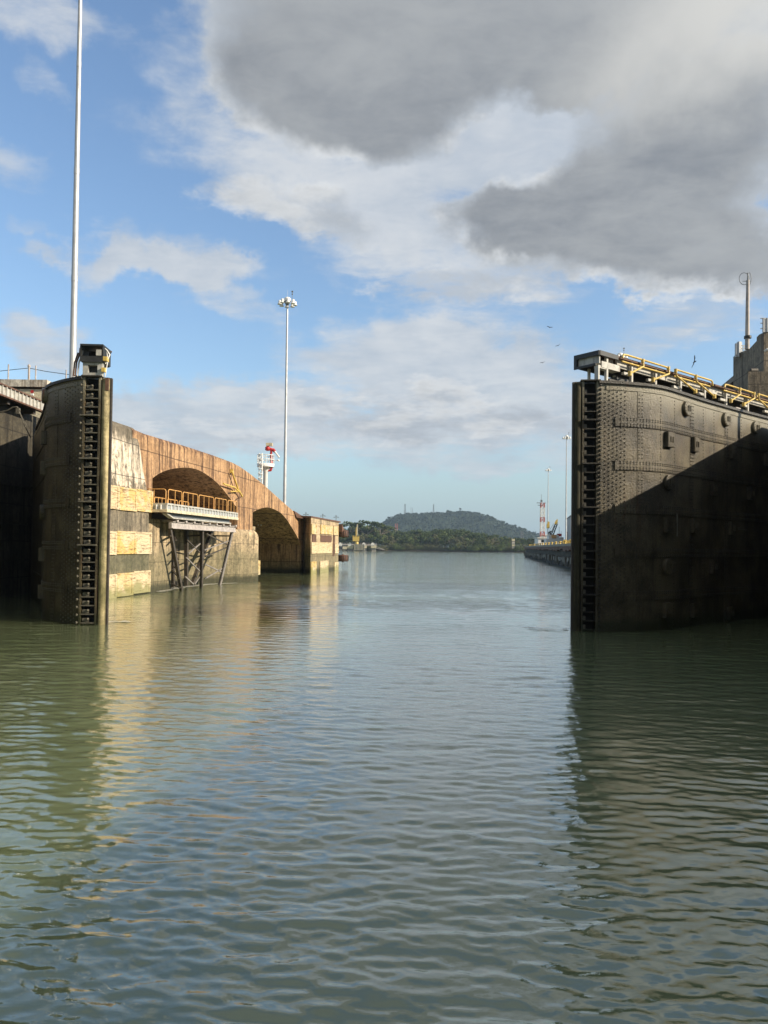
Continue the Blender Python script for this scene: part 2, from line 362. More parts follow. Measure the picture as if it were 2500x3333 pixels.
# ------------------------------------------------------------------ mesh helper
class MB:
    def __init__(s): s.v = []; s.f = []; s.sm = []
    def add(s, vs, fs, smooth=False):
        o = len(s.v); s.v += [Vector(q) for q in vs]
        s.f += [tuple(i+o for i in f) for f in fs]; s.sm += [smooth]*len(fs)
        return s
    def hexa(s, b4, t4):      # bottom and top quads, both counter-clockwise from above
        return s.add(list(b4)+list(t4), [(3, 2, 1, 0), (4, 5, 6, 7), (0, 1, 5, 4), (1, 2, 6, 5), (2, 3, 7, 6), (3, 0, 4, 7)])
    def box(s, c, size, ax=None):   # centred; ax = (X, Y, Z) unit vectors
        X, Y, Z = ax if ax else (Vector((1, 0, 0)), Vector((0, 1, 0)), Vector((0, 0, 1)))
        c = Vector(c); h = [v/2 for v in size]
        q = lambda a, b_, d: c + X*(a*h[0]) + Y*(b_*h[1]) + Z*(d*h[2])
        return s.hexa([q(-1, -1, -1), q(1, -1, -1), q(1, 1, -1), q(-1, 1, -1)], [q(-1, -1, 1), q(1, -1, 1), q(1, 1, 1), q(-1, 1, 1)])
    def bar(s, a, b, wd, th=None, up=(0, 0, 1)):   # rectangular bar from a to b
        a, b = Vector(a), Vector(b); d = (b-a); L = d.length; d.normalize()
        u = Vector(up)
        if abs(d.dot(u)) > .97: u = Vector((1, 0, 0))
        x = d.cross(u).normalized(); y = x.cross(d).normalized()
        return s.box((a+b)/2, (wd, L, th or wd), (x, d, y))
    def tube(s, a, b, r0, r1=None, n=10, cap=True):
        return s.path([a, b], [r0, r0 if r1 is None else r1], n, cap)
    def path(s, pts, r, n=8, cap=True):
        pts = [Vector(q) for q in pts]
        if not isinstance(r, (list, tuple)): r = [r]*len(pts)
        vs = []; N = len(pts); px = None
        for i, q in enumerate(pts):
            d = (pts[min(i+1, N-1)]-pts[max(i-1, 0)]).normalized()
            if px is None:
                u = Vector((0, 0, 1)) if abs(d.z) < .9 else Vector((1, 0, 0))
                px = d.cross(u).normalized()
            else: px = (px - d*px.dot(d)).normalized()
            py = d.cross(px)
            vs += [q + (px*math.cos(2*math.pi*k/n)+py*math.sin(2*math.pi*k/n))*r[i] for k in range(n)]
        fs = [(i*n+k, (i+1)*n+k, (i+1)*n+(k+1) % n, i*n+(k+1) % n) for i in range(N-1) for k in range(n)]
        s.add(vs, fs, True)
        if cap:
            s.add(vs[:n], [tuple(range(n))]); s.add(vs[-n:], [tuple(range(n-1, -1, -1))])
        return s
    def lathe(s, c, prof, n=16, ax=None, smooth=True):
        X, Y, Z = ax if ax else (Vector((1, 0, 0)), Vector((0, 1, 0)), Vector((0, 0, 1)))
        c = Vector(c); vs = []
        for r, h in prof:
            vs += [c + X*(r*math.cos(2*math.pi*k/n)) + Y*(r*math.sin(2*math.pi*k/n)) + Z*h for k in range(n)]
        m_ = len(prof)
        fs = [(i*n+k, i*n+(k+1) % n, (i+1)*n+(k+1) % n, (i+1)*n+k) for i in range(m_-1) for k in range(n)]
        s.add(vs, fs, smooth)
        s.add(vs[:n], [tuple(range(n-1, -1, -1))]); s.add(vs[-n:], [tuple(range(n))])
        return s
    def prism(s, poly, z0, z1, smooth_side=False):    # poly: list of (x,y) ccw
        n = len(poly)
        z0f = z0 if callable(z0) else (lambda x, y: z0); z1f = z1 if callable(z1) else (lambda x, y: z1)
        bv = [Vector((x, y, z0f(x, y))) for x, y in poly]; tv = [Vector((x, y, z1f(x, y))) for x, y in poly]
        s.add(bv+tv, [(i, (i+1) % n, n+(i+1) % n, n+i) for i in range(n)], smooth_side)
        s.add(tv, [tuple(range(n))]); s.add(bv, [tuple(range(n-1, -1, -1))])
        return s
    def build(s, name, m, parent=None, origin=None):
        o = Vector(origin) if origin is not None else Vector((0, 0, 0))
        if parent is not None: o = wloc(parent)
        me = bpy.data.meshes.new(name); me.from_pydata([tuple(v-o) for v in s.v], [], s.f)
        me.polygons.foreach_set('use_smooth', s.sm); me.materials.append(m); me.update()
        ob = bpy.data.objects.new(name, me); col.objects.link(ob)
        if parent is not None: ob.parent = parent
        else: ob.location = o
        return ob
def wloc(o):
    v = Vector(o.location)
    while o.parent: o = o.parent; v += Vector(o.location)
    return v
def tag(o, label=None, cat=None, group=None, kind=None):
    for k, v in (('label', label), ('category', cat), ('group', group), ('kind', kind)):
        if v: o[k] = v
    return o
def thing(name, label, cat, loc=(0, 0, 0), group=None):
    e = bpy.data.objects.new(name, None); col.objects.link(e); e.location = loc; e.empty_display_size = .3
    return tag(e, label, cat, group)
def copy_tree(o, parent=None):
    c = o.copy(); col.objects.link(c); c.parent = parent
    for ch in list(o.children): copy_tree(ch, c)
    return c
def catmull(pts, n):
    out = []
    pts = [Vector(p) for p in pts]
    for i in range(len(pts)-1):
        p0 = pts[max(i-1, 0)]; p1 = pts[i]; p2 = pts[i+1]; p3 = pts[min(i+2, len(pts)-1)]
        for k in range(n):
            t = k/n
            out.append(0.5*((2*p1)+(-p0+p2)*t+(2*p0-5*p1+4*p2-p3)*t*t+(-p0+3*p1-3*p2+p3)*t**3))
    out.append(pts[-1]); return out

# ------------------------------------------------------------------ SETTING: water, bed, land
import numpy as np
def build_water():
    rs = np.random.RandomState(11)
    ys = [-3.0]
    while ys[-1] < 7.5: ys.append(ys[-1]+.028)
    while ys[-1] < 260: ys.append(ys[-1]*1.0042)
    ys = np.array(ys); NR = len(ys)
    NC = 940
    t = np.linspace(-1, 1, NC); t = .62*t+.38*t**3
    half = np.maximum(ys, 4)*.66+6
    X = half[:, None]*t[None, :]; Yg = np.repeat(ys[:, None], NC, 1)
    dx = np.maximum(half*1.3/NC, np.gradient(ys))
    H = np.zeros_like(X)
    N = 190
    lam = np.exp(rs.uniform(np.log(.10), np.log(1.15), N))
    for i in range(N):
        th = rs.normal(0, .33) + math.pi/2 - .12
        if i % 14 == 0: th = rs.uniform(0, 2*math.pi)
        k = 2*math.pi/lam[i]; ph = rs.uniform(0, 6.28)
        slope = WAVE*math.sqrt(2/N)*(1.25 if lam[i] < .28 else 1.0 if lam[i] < .42 else .62 if lam[i] < .65 else .42)
        fade = np.clip((lam[i]/dx-2.8)/1.6, 0, 1)[:, None]
        wob = .9*np.sin(X*.11*(1+i % 3)+Yg*.07+ph)
        H += slope/k*np.sin(k*(X*math.cos(th)+Yg*math.sin(th))+ph+wob)*fade
    # patches of rougher and calmer water
    pm = .82+.16*np.sin(X*.21+Yg*.11+1)+.16*np.sin(Yg*.37-X*.06)+.10*np.sin(Yg*.9+X*.23+2)
    H *= pm
    H += .03*H*0
    ed = np.clip((1-np.abs(t))/.04, 0, 1)[None, :]*np.clip((ys[-1]-ys)/60, 0, 1)[:, None]*np.clip((ys-ys[0])/2, 0, 1)[:, None]
    H *= ed
    V = np.stack([X, Yg, H], -1).reshape(-1, 3)
    me = bpy.data.meshes.new('water')
    # outer flat skirt joined to the rim
    rim = [0, NC-1, NR*NC-1, (NR-1)*NC]
    outer = np.array([(-5000, -300, 0), (5000, -300, 0), (5000, 6000, 0), (-5000, 6000, 0)], float)
    V = np.vstack([V, outer]); o0 = NR*NC
    j, i = np.meshgrid(np.arange(NR-1), np.arange(NC-1), indexing='ij')
    f = np.stack([j*NC+i, j*NC+i+1, (j+1)*NC+i+1, (j+1)*NC+i], -1).reshape(-1, 4)
    ext = []
    bot = list(range(0, NC)); rgt = [r*NC+NC-1 for r in range(NR)]; top = [(NR-1)*NC+c for c in range(NC-1, -1, -1)]; lft = [r*NC for r in range(NR-1, -1, -1)]
    for side, (oa, ob) in ((bot, (0, 1)), (rgt, (1, 2)), (top, (2, 3)), (lft, (3, 0))):
        m_ = len(side)//2
        for q_, r_ in zip(side[:m_], side[1:m_+1]): ext.append((o0+oa, r_, q_))
        for q_, r_ in zip(side[m_:-1], side[m_+1:]): ext.append((o0+ob, r_, q_))
        ext.append((o0+oa, o0+ob, side[m_]))
    ext = np.array(ext)
    nl = f.size+ext.size
    me.vertices.add(len(V)); me.vertices.foreach_set('co', V.ravel())
    me.loops.add(nl); me.loops.foreach_set('vertex_index', np.concatenate([f.ravel(), ext.ravel()]).astype(np.int32))
    np_ = len(f)+len(ext); me.polygons.add(np_)
    ls = np.concatenate([np.arange(len(f))*4, len(f)*4+np.arange(len(ext))*3]).astype(np.int32)
    me.polygons.foreach_set('loop_start', ls)
    sm = np.ones(np_, bool); sm[len(f):] = False
    me.polygons.foreach_set('use_smooth', sm)
    me.update(calc_edges=True); me.validate()
    me.materials.append(M_water)
    o = bpy.data.objects.new('water', me); col.objects.link(o); tag(o, kind='structure')
WAVE = .14
build_water()

# channel wall frame: s along the wall, o out over the water, z up
TD = Vector((.148, 1, 0)).normalized(); ND = Vector((1, -.148, 0)).normalized(); WO = Vector((-16.9, 53.5, 0))
def W(s, o, z): return WO + TD*s + ND*o + Vector((0, 0, z))
def FP(px, py, o=0.0):
    d = ray(px, py); A = Vector((0, 0, HC))
    t = ((WO+ND*o-A).dot(ND))/(d.dot(ND)); q = A+d*t
    return (q-WO).dot(TD), q.z

# ------------------------------------------------------------------ LEFT: arched approach wall
AWL = wall = thing('arched_lock_wall', 'long concrete lock wall with two arched openings, streaked brown and white beyond the left gate', 'lock wall', W(0, 0, 0))
# the great pier at the near end
def wallbox(mb, s0, s1, o0, o1, z0, z1):
    return mb.hexa([W(s0, o1, z0), W(s0, o0, z0), W(s1, o0, z0), W(s1, o1, z0)][::-1] if False else [W(s0, o0, z0), W(s0, o1, z0), W(s1, o1, z0), W(s1, o0, z0)],
                   [W(s0, o0, z1), W(s0, o1, z1), W(s1, o1, z1), W(s1, o0, z1)])
sR_top, zt = FP(466, 1396); sR_mid, _ = FP(494, 1590, .25); sR_low, _ = FP(499, 1700, .3)
ZT = 11.62
pr = [(-2.0, .35, sR_low+.1), (3.0, .35, sR_low), (6.2, .33, sR_low-.1), (7.2, .28, sR_mid), (8.6, .15, (sR_mid*.6+sR_top*.4)), (10.6, 0, sR_top+.15), (11.3, -.06, sR_top), (11.55, -.25, sR_top-.2), (11.62, -.5, sR_top-.5)]
mb = MB(); rows = []
S0 = -8.2
for z, o, sr in pr:
    row = [(S0+i*(sr-1.0-S0)/14, o) for i in range(15)]
    for k in range(1, 9):
        a = k/8*math.pi/2
        row.append((sr-1.0+math.sin(a)*1.0, o-.8+math.cos(a)*.8))
    row += [(sr, -3), (sr, -8), (-2.0, -8), (-2.0, -3.6), (S0, -1.3)]
    rows.append([W(s_, o_, z) + ND*(0.05*mnoise.noise(Vector((s_*.6, z*.6, 0))) if o_ > -1.2 else 0) for s_, o_ in row])
nv_ = len(rows[0]); vs = [q for r_ in rows for q in r_]
fs = [(i*nv_+k, i*nv_+(k+1) % nv_, (i+1)*nv_+(k+1) % nv_, (i+1)*nv_+k) for i in range(len(rows)-1) for k in range(nv_)]
mb.add(vs, fs); mb.add(rows[-1], [tuple(range(nv_))])
pier = mb.build('pier', M_pier, wall)
def panel(x0, y0, x1, y1, o, th=.09, yl=None, par=None, mtl=None):
    (sa, za), (sb_, zb) = FP(x0, y0, o), FP(x1, y1, o)
    dl = 0 if yl is None else FP(x0, yl, o)[1]-za
    q = MB()
    q.hexa([W(sa, o-th, zb), W(sa, o+.0, zb), W(sb_, o+.0, zb), W(sb_, o-th, zb)], [W(sa, o-th, za), W(sa, o, za), W(sb_, o, za), W(sb_, o-th, za)])
    fr = .035; B = .10   # raised border of the plate
    for (s0, s1, z0, z1) in ((sa, sb_, za-B, za), (sa, sb_, zb, zb+B), (sa, sa+B, zb+B, za-B), (sb_-B, sb_, zb+B, za-B)):
        q.hexa([W(s0, o+.001, z0), W(s0, o+fr, z0), W(s1, o+fr, z0), W(s1, o+.001, z0)], [W(s0, o+.001, z1), W(s0, o+fr, z1), W(s1, o+fr, z1), W(s1, o+.001, z1)])
    return q.build('fender_panel', mtl or M_panel, par or wall)
# three rows of yellow plates (left and right ends of a row are level on the wall; perspective does the slant)
for cols, (xr, yt, yb) in (((337, 387, 445, 497), (497, 1600, 1669)), ((335, 381, 445, 495), (495, 1733, 1802)), ((334, 384, 438, 493), (493, 1859, 1929))):
    zt_, zb_ = FP(xr, yt, .42)[1], FP(xr, yb, .42)[1]
    for i in range(3):
        dz = random.uniform(-.05, .05) + (.12 if (i == 2 and yt == 1859) else 0)
        sa, sb_ = FP(cols[i], 1700, .42)[0]+.02, FP(cols[i+1], 1700, .42)[0]-.02
        q = MB(); o = .42
        q.hexa([W(sa, .1, zb_+dz), W(sa, o, zb_+dz), W(sb_, o, zb_+dz), W(sb_, .1, zb_+dz)], [W(sa, .1, zt_+dz), W(sa, o, zt_+dz), W(sb_, o, zt_+dz), W(sb_, .1, zt_+dz)])
        for (s0, s1, z0, z1) in ((sa, sb_, zt_-.12, zt_), (sa, sb_, zb_, zb_+.12), (sb_-.22, sb_, zb_+.12, zt_-.12)):
            q.hexa([W(s0, o+.001, z0+dz), W(s0, o+.035, z0+dz), W(s1, o+.035, z0+dz), W(s1, o+.001, z0+dz)], [W(s0, o+.001, z1+dz), W(s0, o+.035, z1+dz), W(s1, o+.035, z1+dz), W(s1, o+.001, z1+dz)])
        q.build('fender_panel', M_panel, wall)

# arched span built from columns: top line and soffit line
top_px = [(476, 1410), (613, 1451), (700, 1480), (759, 1503), (782, 1515), (815, 1538), (860, 1574), (918, 1627), (950, 1655), (974, 1677), (992, 1694)]
top_sz = [FP(*p) for p in top_px]
def interp(tab, s):
    if s <= tab[0][0]: return tab[0][1]
    for a, b in zip(tab, tab[1:]):
        if s <= b[0]: return a[1]+(b[1]-a[1])*(s-a[0])/(b[0]-a[0])
    return tab[-1][1]
sof1 = catmull([(*FP(*p), 0) for p in [(496, 1556), (520, 1540), (555, 1527), (600, 1522), (640, 1528), (678, 1549), (712, 1578), (743, 1616), (772, 1655)]], 6)
sof2 = catmull([(*FP(*p), 0) for p in [(823, 1667), (845, 1656), (875, 1652), (909, 1667), (930, 1688), (948, 1715), (965, 1744), (979, 1773)]], 6)
sof1 = [(q[0], q[1]) for q in sof1]; sof2 = [(q[0], q[1]) for q in sof2]
sA0, sA1 = sof1[0][0], sof1[-1][0]; sB0, sB1 = sof2[0][0], sof2[-1][0]
sEnd = FP(1012, 1700)[0]
tp = [(sR_top-1.5, 11.5)] + [(a, b) for a, b in top_sz] ; tp = [(a, min(b, 11.5)) for a, b in tp]
def soff(s):
    if sA0 < s < sA1: return interp(sof1, s)
    if sB0 < s < sB1: return interp(sof2, s)
    return -2.0
ss = set([sR_top-1.5+i*(sEnd-sR_top+1.5)/110 for i in range(111)])
E_ = 1e-3
ss |= {sA0-E_, sA0+E_, sA1-E_, sA1+E_, sB0-E_, sB0+E_, sB1-E_, sB1+E_}
ss |= {q[0] for q in sof1+sof2}
ss = sorted(ss)
DEP = -9.0
mb = MB()
CH = .30    # rounded coping
for a, b in zip(ss, ss[1:]):
    if b-a < 1e-6: continue
    m_ = (a+b)/2
    if b-a < 3*E_: za, zb = soff(a), soff(b)
    else:
        za, zb = soff(a+1e-4 if soff(a) < 0 < soff(m_) else a), soff(b-1e-4 if soff(b) < 0 < soff(m_) else b)
        if soff(m_) < 0: za = zb = -2.0
    ta, tb = interp(tp, a), interp(tp, b)
    if b-a < 3*E_:    # jamb: vertical face at an opening's edge
        lo, hi = min(za, zb), max(za, zb)
        q = [W(m_, 0, lo), W(m_, DEP, lo), W(m_, DEP, hi), W(m_, 0, hi)]
        mb.add(q, [(0, 1, 2, 3) if za > zb else (3, 2, 1, 0)])
        za = zb = hi
    mb.add([W(a, 0, za), W(b, 0, zb), W(b, 0, tb-CH), W(a, 0, ta-CH)], [(3, 2, 1, 0)][::1])
    # coping in four facets
    pr_ = [(0, -CH), (-.04, -CH*.55), (-.13, -CH*.2), (-.32, 0)]
    for (o1, h1), (o2, h2) in zip(pr_, pr_[1:]):
        mb.add([W(a, o1, ta+h1), W(b, o1, tb+h1), W(b, o2, tb+h2), W(a, o2, ta+h2)], [(3, 2, 1, 0)], True)
    mb.add([W(a, -.32, ta), W(b, -.32, tb), W(b, -1.4, tb), W(a, -1.4, ta)], [(3, 2, 1, 0)])
    mb.add([W(a, -1.4, ta), W(b, -1.4, tb), W(b, -1.4, tb-.8), W(a, -1.4, ta-.8)], [(3, 2, 1, 0)])
    mb.add([W(a, -1.4, ta-.8), W(b, -1.4, tb-.8), W(b, DEP, tb-.8), W(a, DEP, ta-.8)], [(3, 2, 1, 0)])
    mb.add([W(a, 0, za), W(b, 0, zb), W(b, DEP, zb), W(a, DEP, za)], [(0, 1, 2, 3)], True)
    mb.add([W(a, DEP, za), W(b, DEP, zb), W(b, DEP, tb-.8), W(a, DEP, ta-.8)], [(0, 1, 2, 3)])
mb.build('arch_span', M_arch, wall)
# thin raised ring following each arch, and the long crack-like joint
for sf in (sof1, sof2):
    q = MB()
    for (a, za), (b, zb) in zip(sf, sf[1:]):
        q.add([W(a, .03, za), W(b, .03, zb), W(b, .03, zb+.16), W(a, .03, za+.16), W(a, -.01, za+.16), W(b, -.01, zb+.16), W(a, -.01, za), W(b, -.01, zb)],
              [(3, 2, 1, 0), (4, 5, 2, 3), (0, 1, 7, 6)])
    q.build('arch_ring', M_arch, wall)
# recessed wall behind the tower, dark rear of the openings
q = MB(); wallbox(q, 0.5, 30, -9.2, -2.3, -2, 5.6); wallbox(q, 0.5, 30, -2.34, -2.1, 5.15, 5.62); q.build('recess_wall', M_inner, wall)
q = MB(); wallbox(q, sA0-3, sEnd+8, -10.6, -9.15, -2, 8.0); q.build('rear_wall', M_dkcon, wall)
q = MB(); wallbox(q, sB0+1, sEnd+1, -9.1, -7.2, -2, 3.1); q.build('recess_wall', M_dkcon, wall)  # darker than the other recess wall: deep shade put into its colour
# beams inside the vault
q = MB(); wallbox(q, sA0+2.2, sA0+6.2, -4.2, -3.9, 8.2, 8.45); q.build('vault_beam', M_arch, wall)
q = MB(); wallbox(q, sA0+8, sA0+12.5, -5.2, -4.9, 7.5, 7.75); q.build('vault_beam', M_arch, wall)
# buttresses with rounded shoulders
def buttress(s0, s1, o0, o1, ztop, rad, near=False, far=True, seed=0):
    prof = [(s0, -2)]
    if near: prof += [(s0, ztop-rad)]+[(s0+rad-rad*math.cos(a*math.pi/12), ztop-rad+rad*math.sin(a*math.pi/12)) for a in range(1, 7)]
    else: prof += [(s0, ztop)]
    if far: prof += [(s1-rad+rad*math.sin(a*math.pi/12), ztop-rad+rad*math.cos(a*math.pi/12)) for a in range(0, 7)]
    else: prof += [(s1, ztop)]
    prof += [(s1, -2)]
    q = MB(); n = len(prof)
    for (oa, ob, ins) in ((o1, o1, 0.14),):
        ring = []
        for i, (s_, z_) in enumerate(prof):
            cs = (s0+s1)/2; k = -1 if s_ > cs else 1
            ring.append((s_ + k*ins*.6, max(-2, z_-ins*.6 if z_ > 0 else z_)))
        vs = [W(s_, o0, z_) for s_, z_ in prof] + [W(s_, o1-ins, z_) for s_, z_ in prof] + [W(s_, o1, z_) for s_, z_ in ring]
        fs = []
        for L in (0, 1):
            fs += [(L*n+i, (L+1)*n+i, (L+1)*n+(i+1) % n, L*n+(i+1) % n) for i in range(n)]
        fs.append(tuple(2*n+i for i in range(n-1, -1, -1))); fs.append(tuple(range(n)))
        q.add(vs, fs)
    return q
s2a, z2 = FP(768, 1719, 2.0); s2b, _ = FP(853, 1880, 2.0)
of2 = [(10.0, -2.25), (12.5, -2.0), (15.2, -.9), (17.2, .6), (s2b-.9, 1.55), (s2b-.35, 1.75), (s2b, 1.4), (s2b+.02, -9)]
q = MB(); cols_ = []
for i in range(34):
    s_ = 10+(s2b-10)*i/33
    o_ = interp(of2[:-1], s_)+.04*mnoise.noise(Vector((s_, 0, 3)))
    zt2 = z2 if s_ < s2b-1.0 else z2-1.0+math.sqrt(max(0, 1-(s_-s2b+1.0)**2))
    if s_ < 15.4: zt2 = min(zt2, 5.18)
    cols_.append([W(s_, o_+.05, -2), W(s_, o_, 2.5), W(s_, o_-.02, zt2-.45), W(s_, o_-.10, zt2-.16), W(s_, o_-.32, zt2), W(s_, -9, zt2)])
for A_, B_ in zip(cols_, cols_[1:]):
    for k in range(5): q.add([A_[k], B_[k], B_[k+1], A_[k+1]], [(3, 2, 1, 0)], k in (2, 3))
q.add(cols_[-1]+[W(s2b, -9, -2)], [tuple(range(7))])
q.build('buttress', M_butt, wall)
s1b, _ = FP(557, 1900, 0.0)
buttress(sR_low-.6, s1b, -9, 0.02, FP(530, 1690, 0)[1], 1.2).build('buttress', M_butt, wall)
def on2(px):
    best = min((abs(interp(of2[:-1], FP(px, 1850, k*.05)[0])-k*.05), k*.05) for k in range(-20, 40))[1]
    return FP(px, 1850, best)[0], best, FP(px, 1825, best)[1], FP(px, 1873, best)[1]
(sa_, oa_, zta, zba), (sb2, ob_, ztb, zbb) = on2(817), on2(845)
q = MB(); q.hexa([W(sa_, oa_-.1, zba), W(sa_, oa_+.07, zba), W(sb2, ob_+.07, zba), W(sb2, ob_-.1, zba)], [W(sa_, oa_-.1, zta), W(sa_, oa_+.07, zta), W(sb2, ob_+.07, zta), W(sb2, ob_-.1, zta)]); q.build('fender_panel', M_panel, wall)
# end block
sE0, zE = FP(1012, 1692, 1.7); sE1, _ = FP(1103, 1850, 1.7); sEc, _ = FP(1035, 1750, 1.7)
zE = 7.15
q = MB(); N_ = 16
gr = []
for j in range(9):
    z_ = -2+(zE+2)*j/8
    rag = .25*mnoise.noise(Vector((0, z_*1.3, 4.0)))+(.18 if 2 < z_ < 6 else -.1)
    sF = max(sE0-2.6, FP(988, 1800, 0)[0])
    kf = (sE0+.1-sF)/2.7
    rw = [(sF+rag*kf, .03)]+[(sF+(1.0+rag*.6)*kf, .5), (sF+(1.9+rag*.3)*kf, 1.15), (sE0+.1, 1.7)]+[(sE0+.1+(sE1-.6-sE0)*i/8, 1.7) for i in range(1, 9)]+[(sE1-.12, 1.62), (sE1, 1.3), (sE1, -6), (sF, -6)]
    gr.append([W(a, b, z_) for a, b in rw])
nv_ = len(gr[0]); q.add([v for r_ in gr for v in r_], [(i*nv_+k, i*nv_+(k+1) % nv_, (i+1)*nv_+(k+1) % nv_, (i+1)*nv_+k) for i in range(8) for k in range(nv_)])
q.add(gr[-1], [tuple(range(nv_))])
q.build('end_block', M_butt, wall)
c4 = lambda x, y: (740+x/4.1475, 1400+y/4.1475)
for (x0, y0, x1, y1) in ((1140, 1262, 1205, 1405), (1262, 1275, 1425, 1412), (1437, 1290, 1500, 1420), (1138, 1512, 1415, 1660), (1453, 1540, 1502, 1662), (1132, 1778, 1204, 1930), (1252, 1768, 1364, 1908), (1447, 1785, 1500, 1890)):
    a, b = c4(x0, y0), c4(x1, y1); panel(a[0], a[1], b[0], b[1], 1.80, .12)
for (x0, y0, x1, y1) in ((1145, 1410, 1195, 1510), (1262, 1418, 1405, 1512), (1430, 1420, 1445, 1700)):
    a, b = c4(x0, y0), c4(x1, y1); panel(a[0], a[1], b[0], b[1], 1.76, .1, mtl=M_rust)
q = MB(); q.hexa([W(sE0, -.4, zE), W(sE0, 1.75, zE-.05), W(sE1+.2, 1.85, zE-.1), W(sE1+.2, -3, zE-.1)], [W(sE0, -.4, zE+.22), W(sE0, 1.75, zE+.15), W(sE1+.3, 1.85, zE+.1), W(sE1+.3, -3, zE+.12)])
q.build('coping_plate', M_rust, wall)
# torn rusty plates at the step
q = MB(); q.add([W(sE0-2.2, .1, zE+.7), W(sE0+1.4, .3, zE+.15), W(sE0+.5, .9, zE-.2), W(sE0-1.2, .2, zE-.1), W(sE0-2.2, -.1, zE+.66), W(sE0+1.4, .2, zE+.1), W(sE0+.5, .8, zE-.25), W(sE0-1.2, .1, zE-.15)],
                 [(3, 2, 1, 0), (4, 5, 6, 7), (0, 1, 5, 4), (1, 2, 6, 5), (2, 3, 7, 6), (3, 0, 4, 7)]); q.build('torn_plate', M_rust, wall)
q = MB(); q.hexa([W(sE1+.1, 1.4, zE-1.5), W(sE1+.1, 2.1, zE-1.5), W(sE1+1.2, 2.3, zE-1.7), W(sE1+1.2, 1.6, zE-1.7)], [W(sE1+.1, 1.4, zE-.3), W(sE1+.1, 2.1, zE-.3), W(sE1+1.1, 2.3, zE-1.3), W(sE1+1.1, 1.6, zE-1.3)])
q.build('torn_plate', M_rust, wall)
# vertical construction joints and stains are in the material; a foot ledge at the waterline
q = MB(); wallbox(q, s1b-.05, s2a-1.2, -2.35, -2.0, -1, 0.35); q.build('foot_ledge', M_dkcon, wall)

# fender wheels on the end
def fender_wheel(z, label):
    c = W(sE1+1.1, 2.05, z)
    t = thing('fender_wheel', label, 'fender tyre', c, 'tyre fenders at the end of the lock wall')
    q = MB(); q.lathe(c, [(.35, -.5), (.72, -.5), (.84, -.38), (.86, 0), (.84, .38), (.72, .5), (.35, .5)], 28); q.build('tyre', M_tyre, t)
    g = MB()
    for k in range(18):
        a = 2*math.pi*k/18
        for j, (z0, z1, sh) in enumerate(((-.42, -.14, .09), (-.14, .14, -.09), (.14, .42, .09))):
            p0 = c+Vector((math.cos(a)*.87, math.sin(a)*.87, z0)); p1 = c+Vector((math.cos(a+sh)*.87, math.sin(a+sh)*.87, z1))
            if j == 1: p0 = c+Vector((math.cos(a+.09)*.87, math.sin(a+.09)*.87, z0)); p1 = c+Vector((math.cos(a)*.87, math.sin(a)*.87, z1))
            g.bar(p0, p1, .09, .05, up=(math.cos(a), math.sin(a), 0))
    g.build('tread', M_dark, t)
    x = MB(); x.tube(c+Vector((0, 0, -.6)), c+Vector((0, 0, .6)), .16); x.build('hub', M_rust, t)
fender_wheel(FP(1118, 1738, 1.7)[1], 'upper of two big rust brown tyre fenders on the far corner of the wall')
fender_wheel(FP(1118, 1816, 1.7)[1], 'lower tyre fender just above the water on the far corner of the wall')

# land behind the left wall
lb = MB(); lb.prism([(W(-30, -9.2, 0).x-3, W(-30, -9.2, 0).y), (W(-12, -9.2, 0).x, W(-12, -9.2, 0).y), (W(54, -9.2, 0).x, W(54, -9.2, 0).y), (W(54, -22, 0).x, W(54, -22, 0).y), (-60, 110), (-60, 26)], -2, 5.9)
lb.build('ground', M_quaytop)['kind'] = 'structure'

# ------------------------------------------------------------------ steel tower and platform in the first opening
def fl(s, dz, o=2.0): return W(s, o, dz)
def sfront(px, o): return FP(px, 1700, o)[0]
tw = thing('platform_trestle', 'dark braced steel trestle standing in the water under the arch', 'trestle', W(8, 1.2, 0))
OF = .9
def pp(px, py, o): s_, z_ = FP(px, py, o); return W(s_, o, z_)
legs_f = [((556, 1722), (592, 1912)), ((661, 1722), (658, 1905)), ((759, 1727), (719, 1898))]
legs_r = [((560, 1726), (563, 1905)), ((607, 1726), (606, 1900)), ((690, 1726), (628, 1895))]
for (a, b) in legs_f:
    A, B = pp(*a, OF), pp(*b, OF); B2 = B+(B-A)*.25
    q = MB(); q.bar(A, B2, .25, .07, up=ND); q.bar(A-ND*.12, B2-ND*.12, .05, .22, up=ND); q.build('leg', M_darksteel if a[0] != 759 else M_legpale, tw)
for (a, b) in legs_r:
    A, B = pp(*a, -1.0), pp(*b, -1.0); B2 = B+(B-A)*.25
    q = MB(); q.bar(A, B2, .30, .28, up=ND); q.build('leg', M_darksteel, tw)
c3 = lambda x, y: (320+x/3.072, 1330+y/3.072)
for (x0, y0, x1, y1) in ((890, 1315, 1035, 1455), (1080, 1250, 1320, 1375), (1060, 1415, 1310, 1320), (1070, 1478, 1310, 1378), (880, 1490, 1030, 1640), (1065, 1555, 1255, 1645), (1065, 1700, 1250, 1590), (960, 1760, 1030, 1660), (870, 1680, 950, 1755), (900, 1450, 1030, 1340)):
    a, b = pp(*c3(x0, y0), OF-.2), pp(*c3(x1, y1), OF-.2)
    q = MB(); q.bar(a, b, .10, .08, up=ND); q.build('brace', M_legpale if y0 > 1400 and x0 < 1070 else M_darksteel, tw)
for i in range(6):     # close lattice between the near pair of legs
    z0 = .2+i*.72
    a = W(sfront(590-i*3, OF), OF, z0); b = W(sfront(563, -1), -1.0, z0+(.55 if i % 2 else .1))
    q = MB(); q.bar(a, b, .11, .1); q.build('brace', M_darksteel, tw)
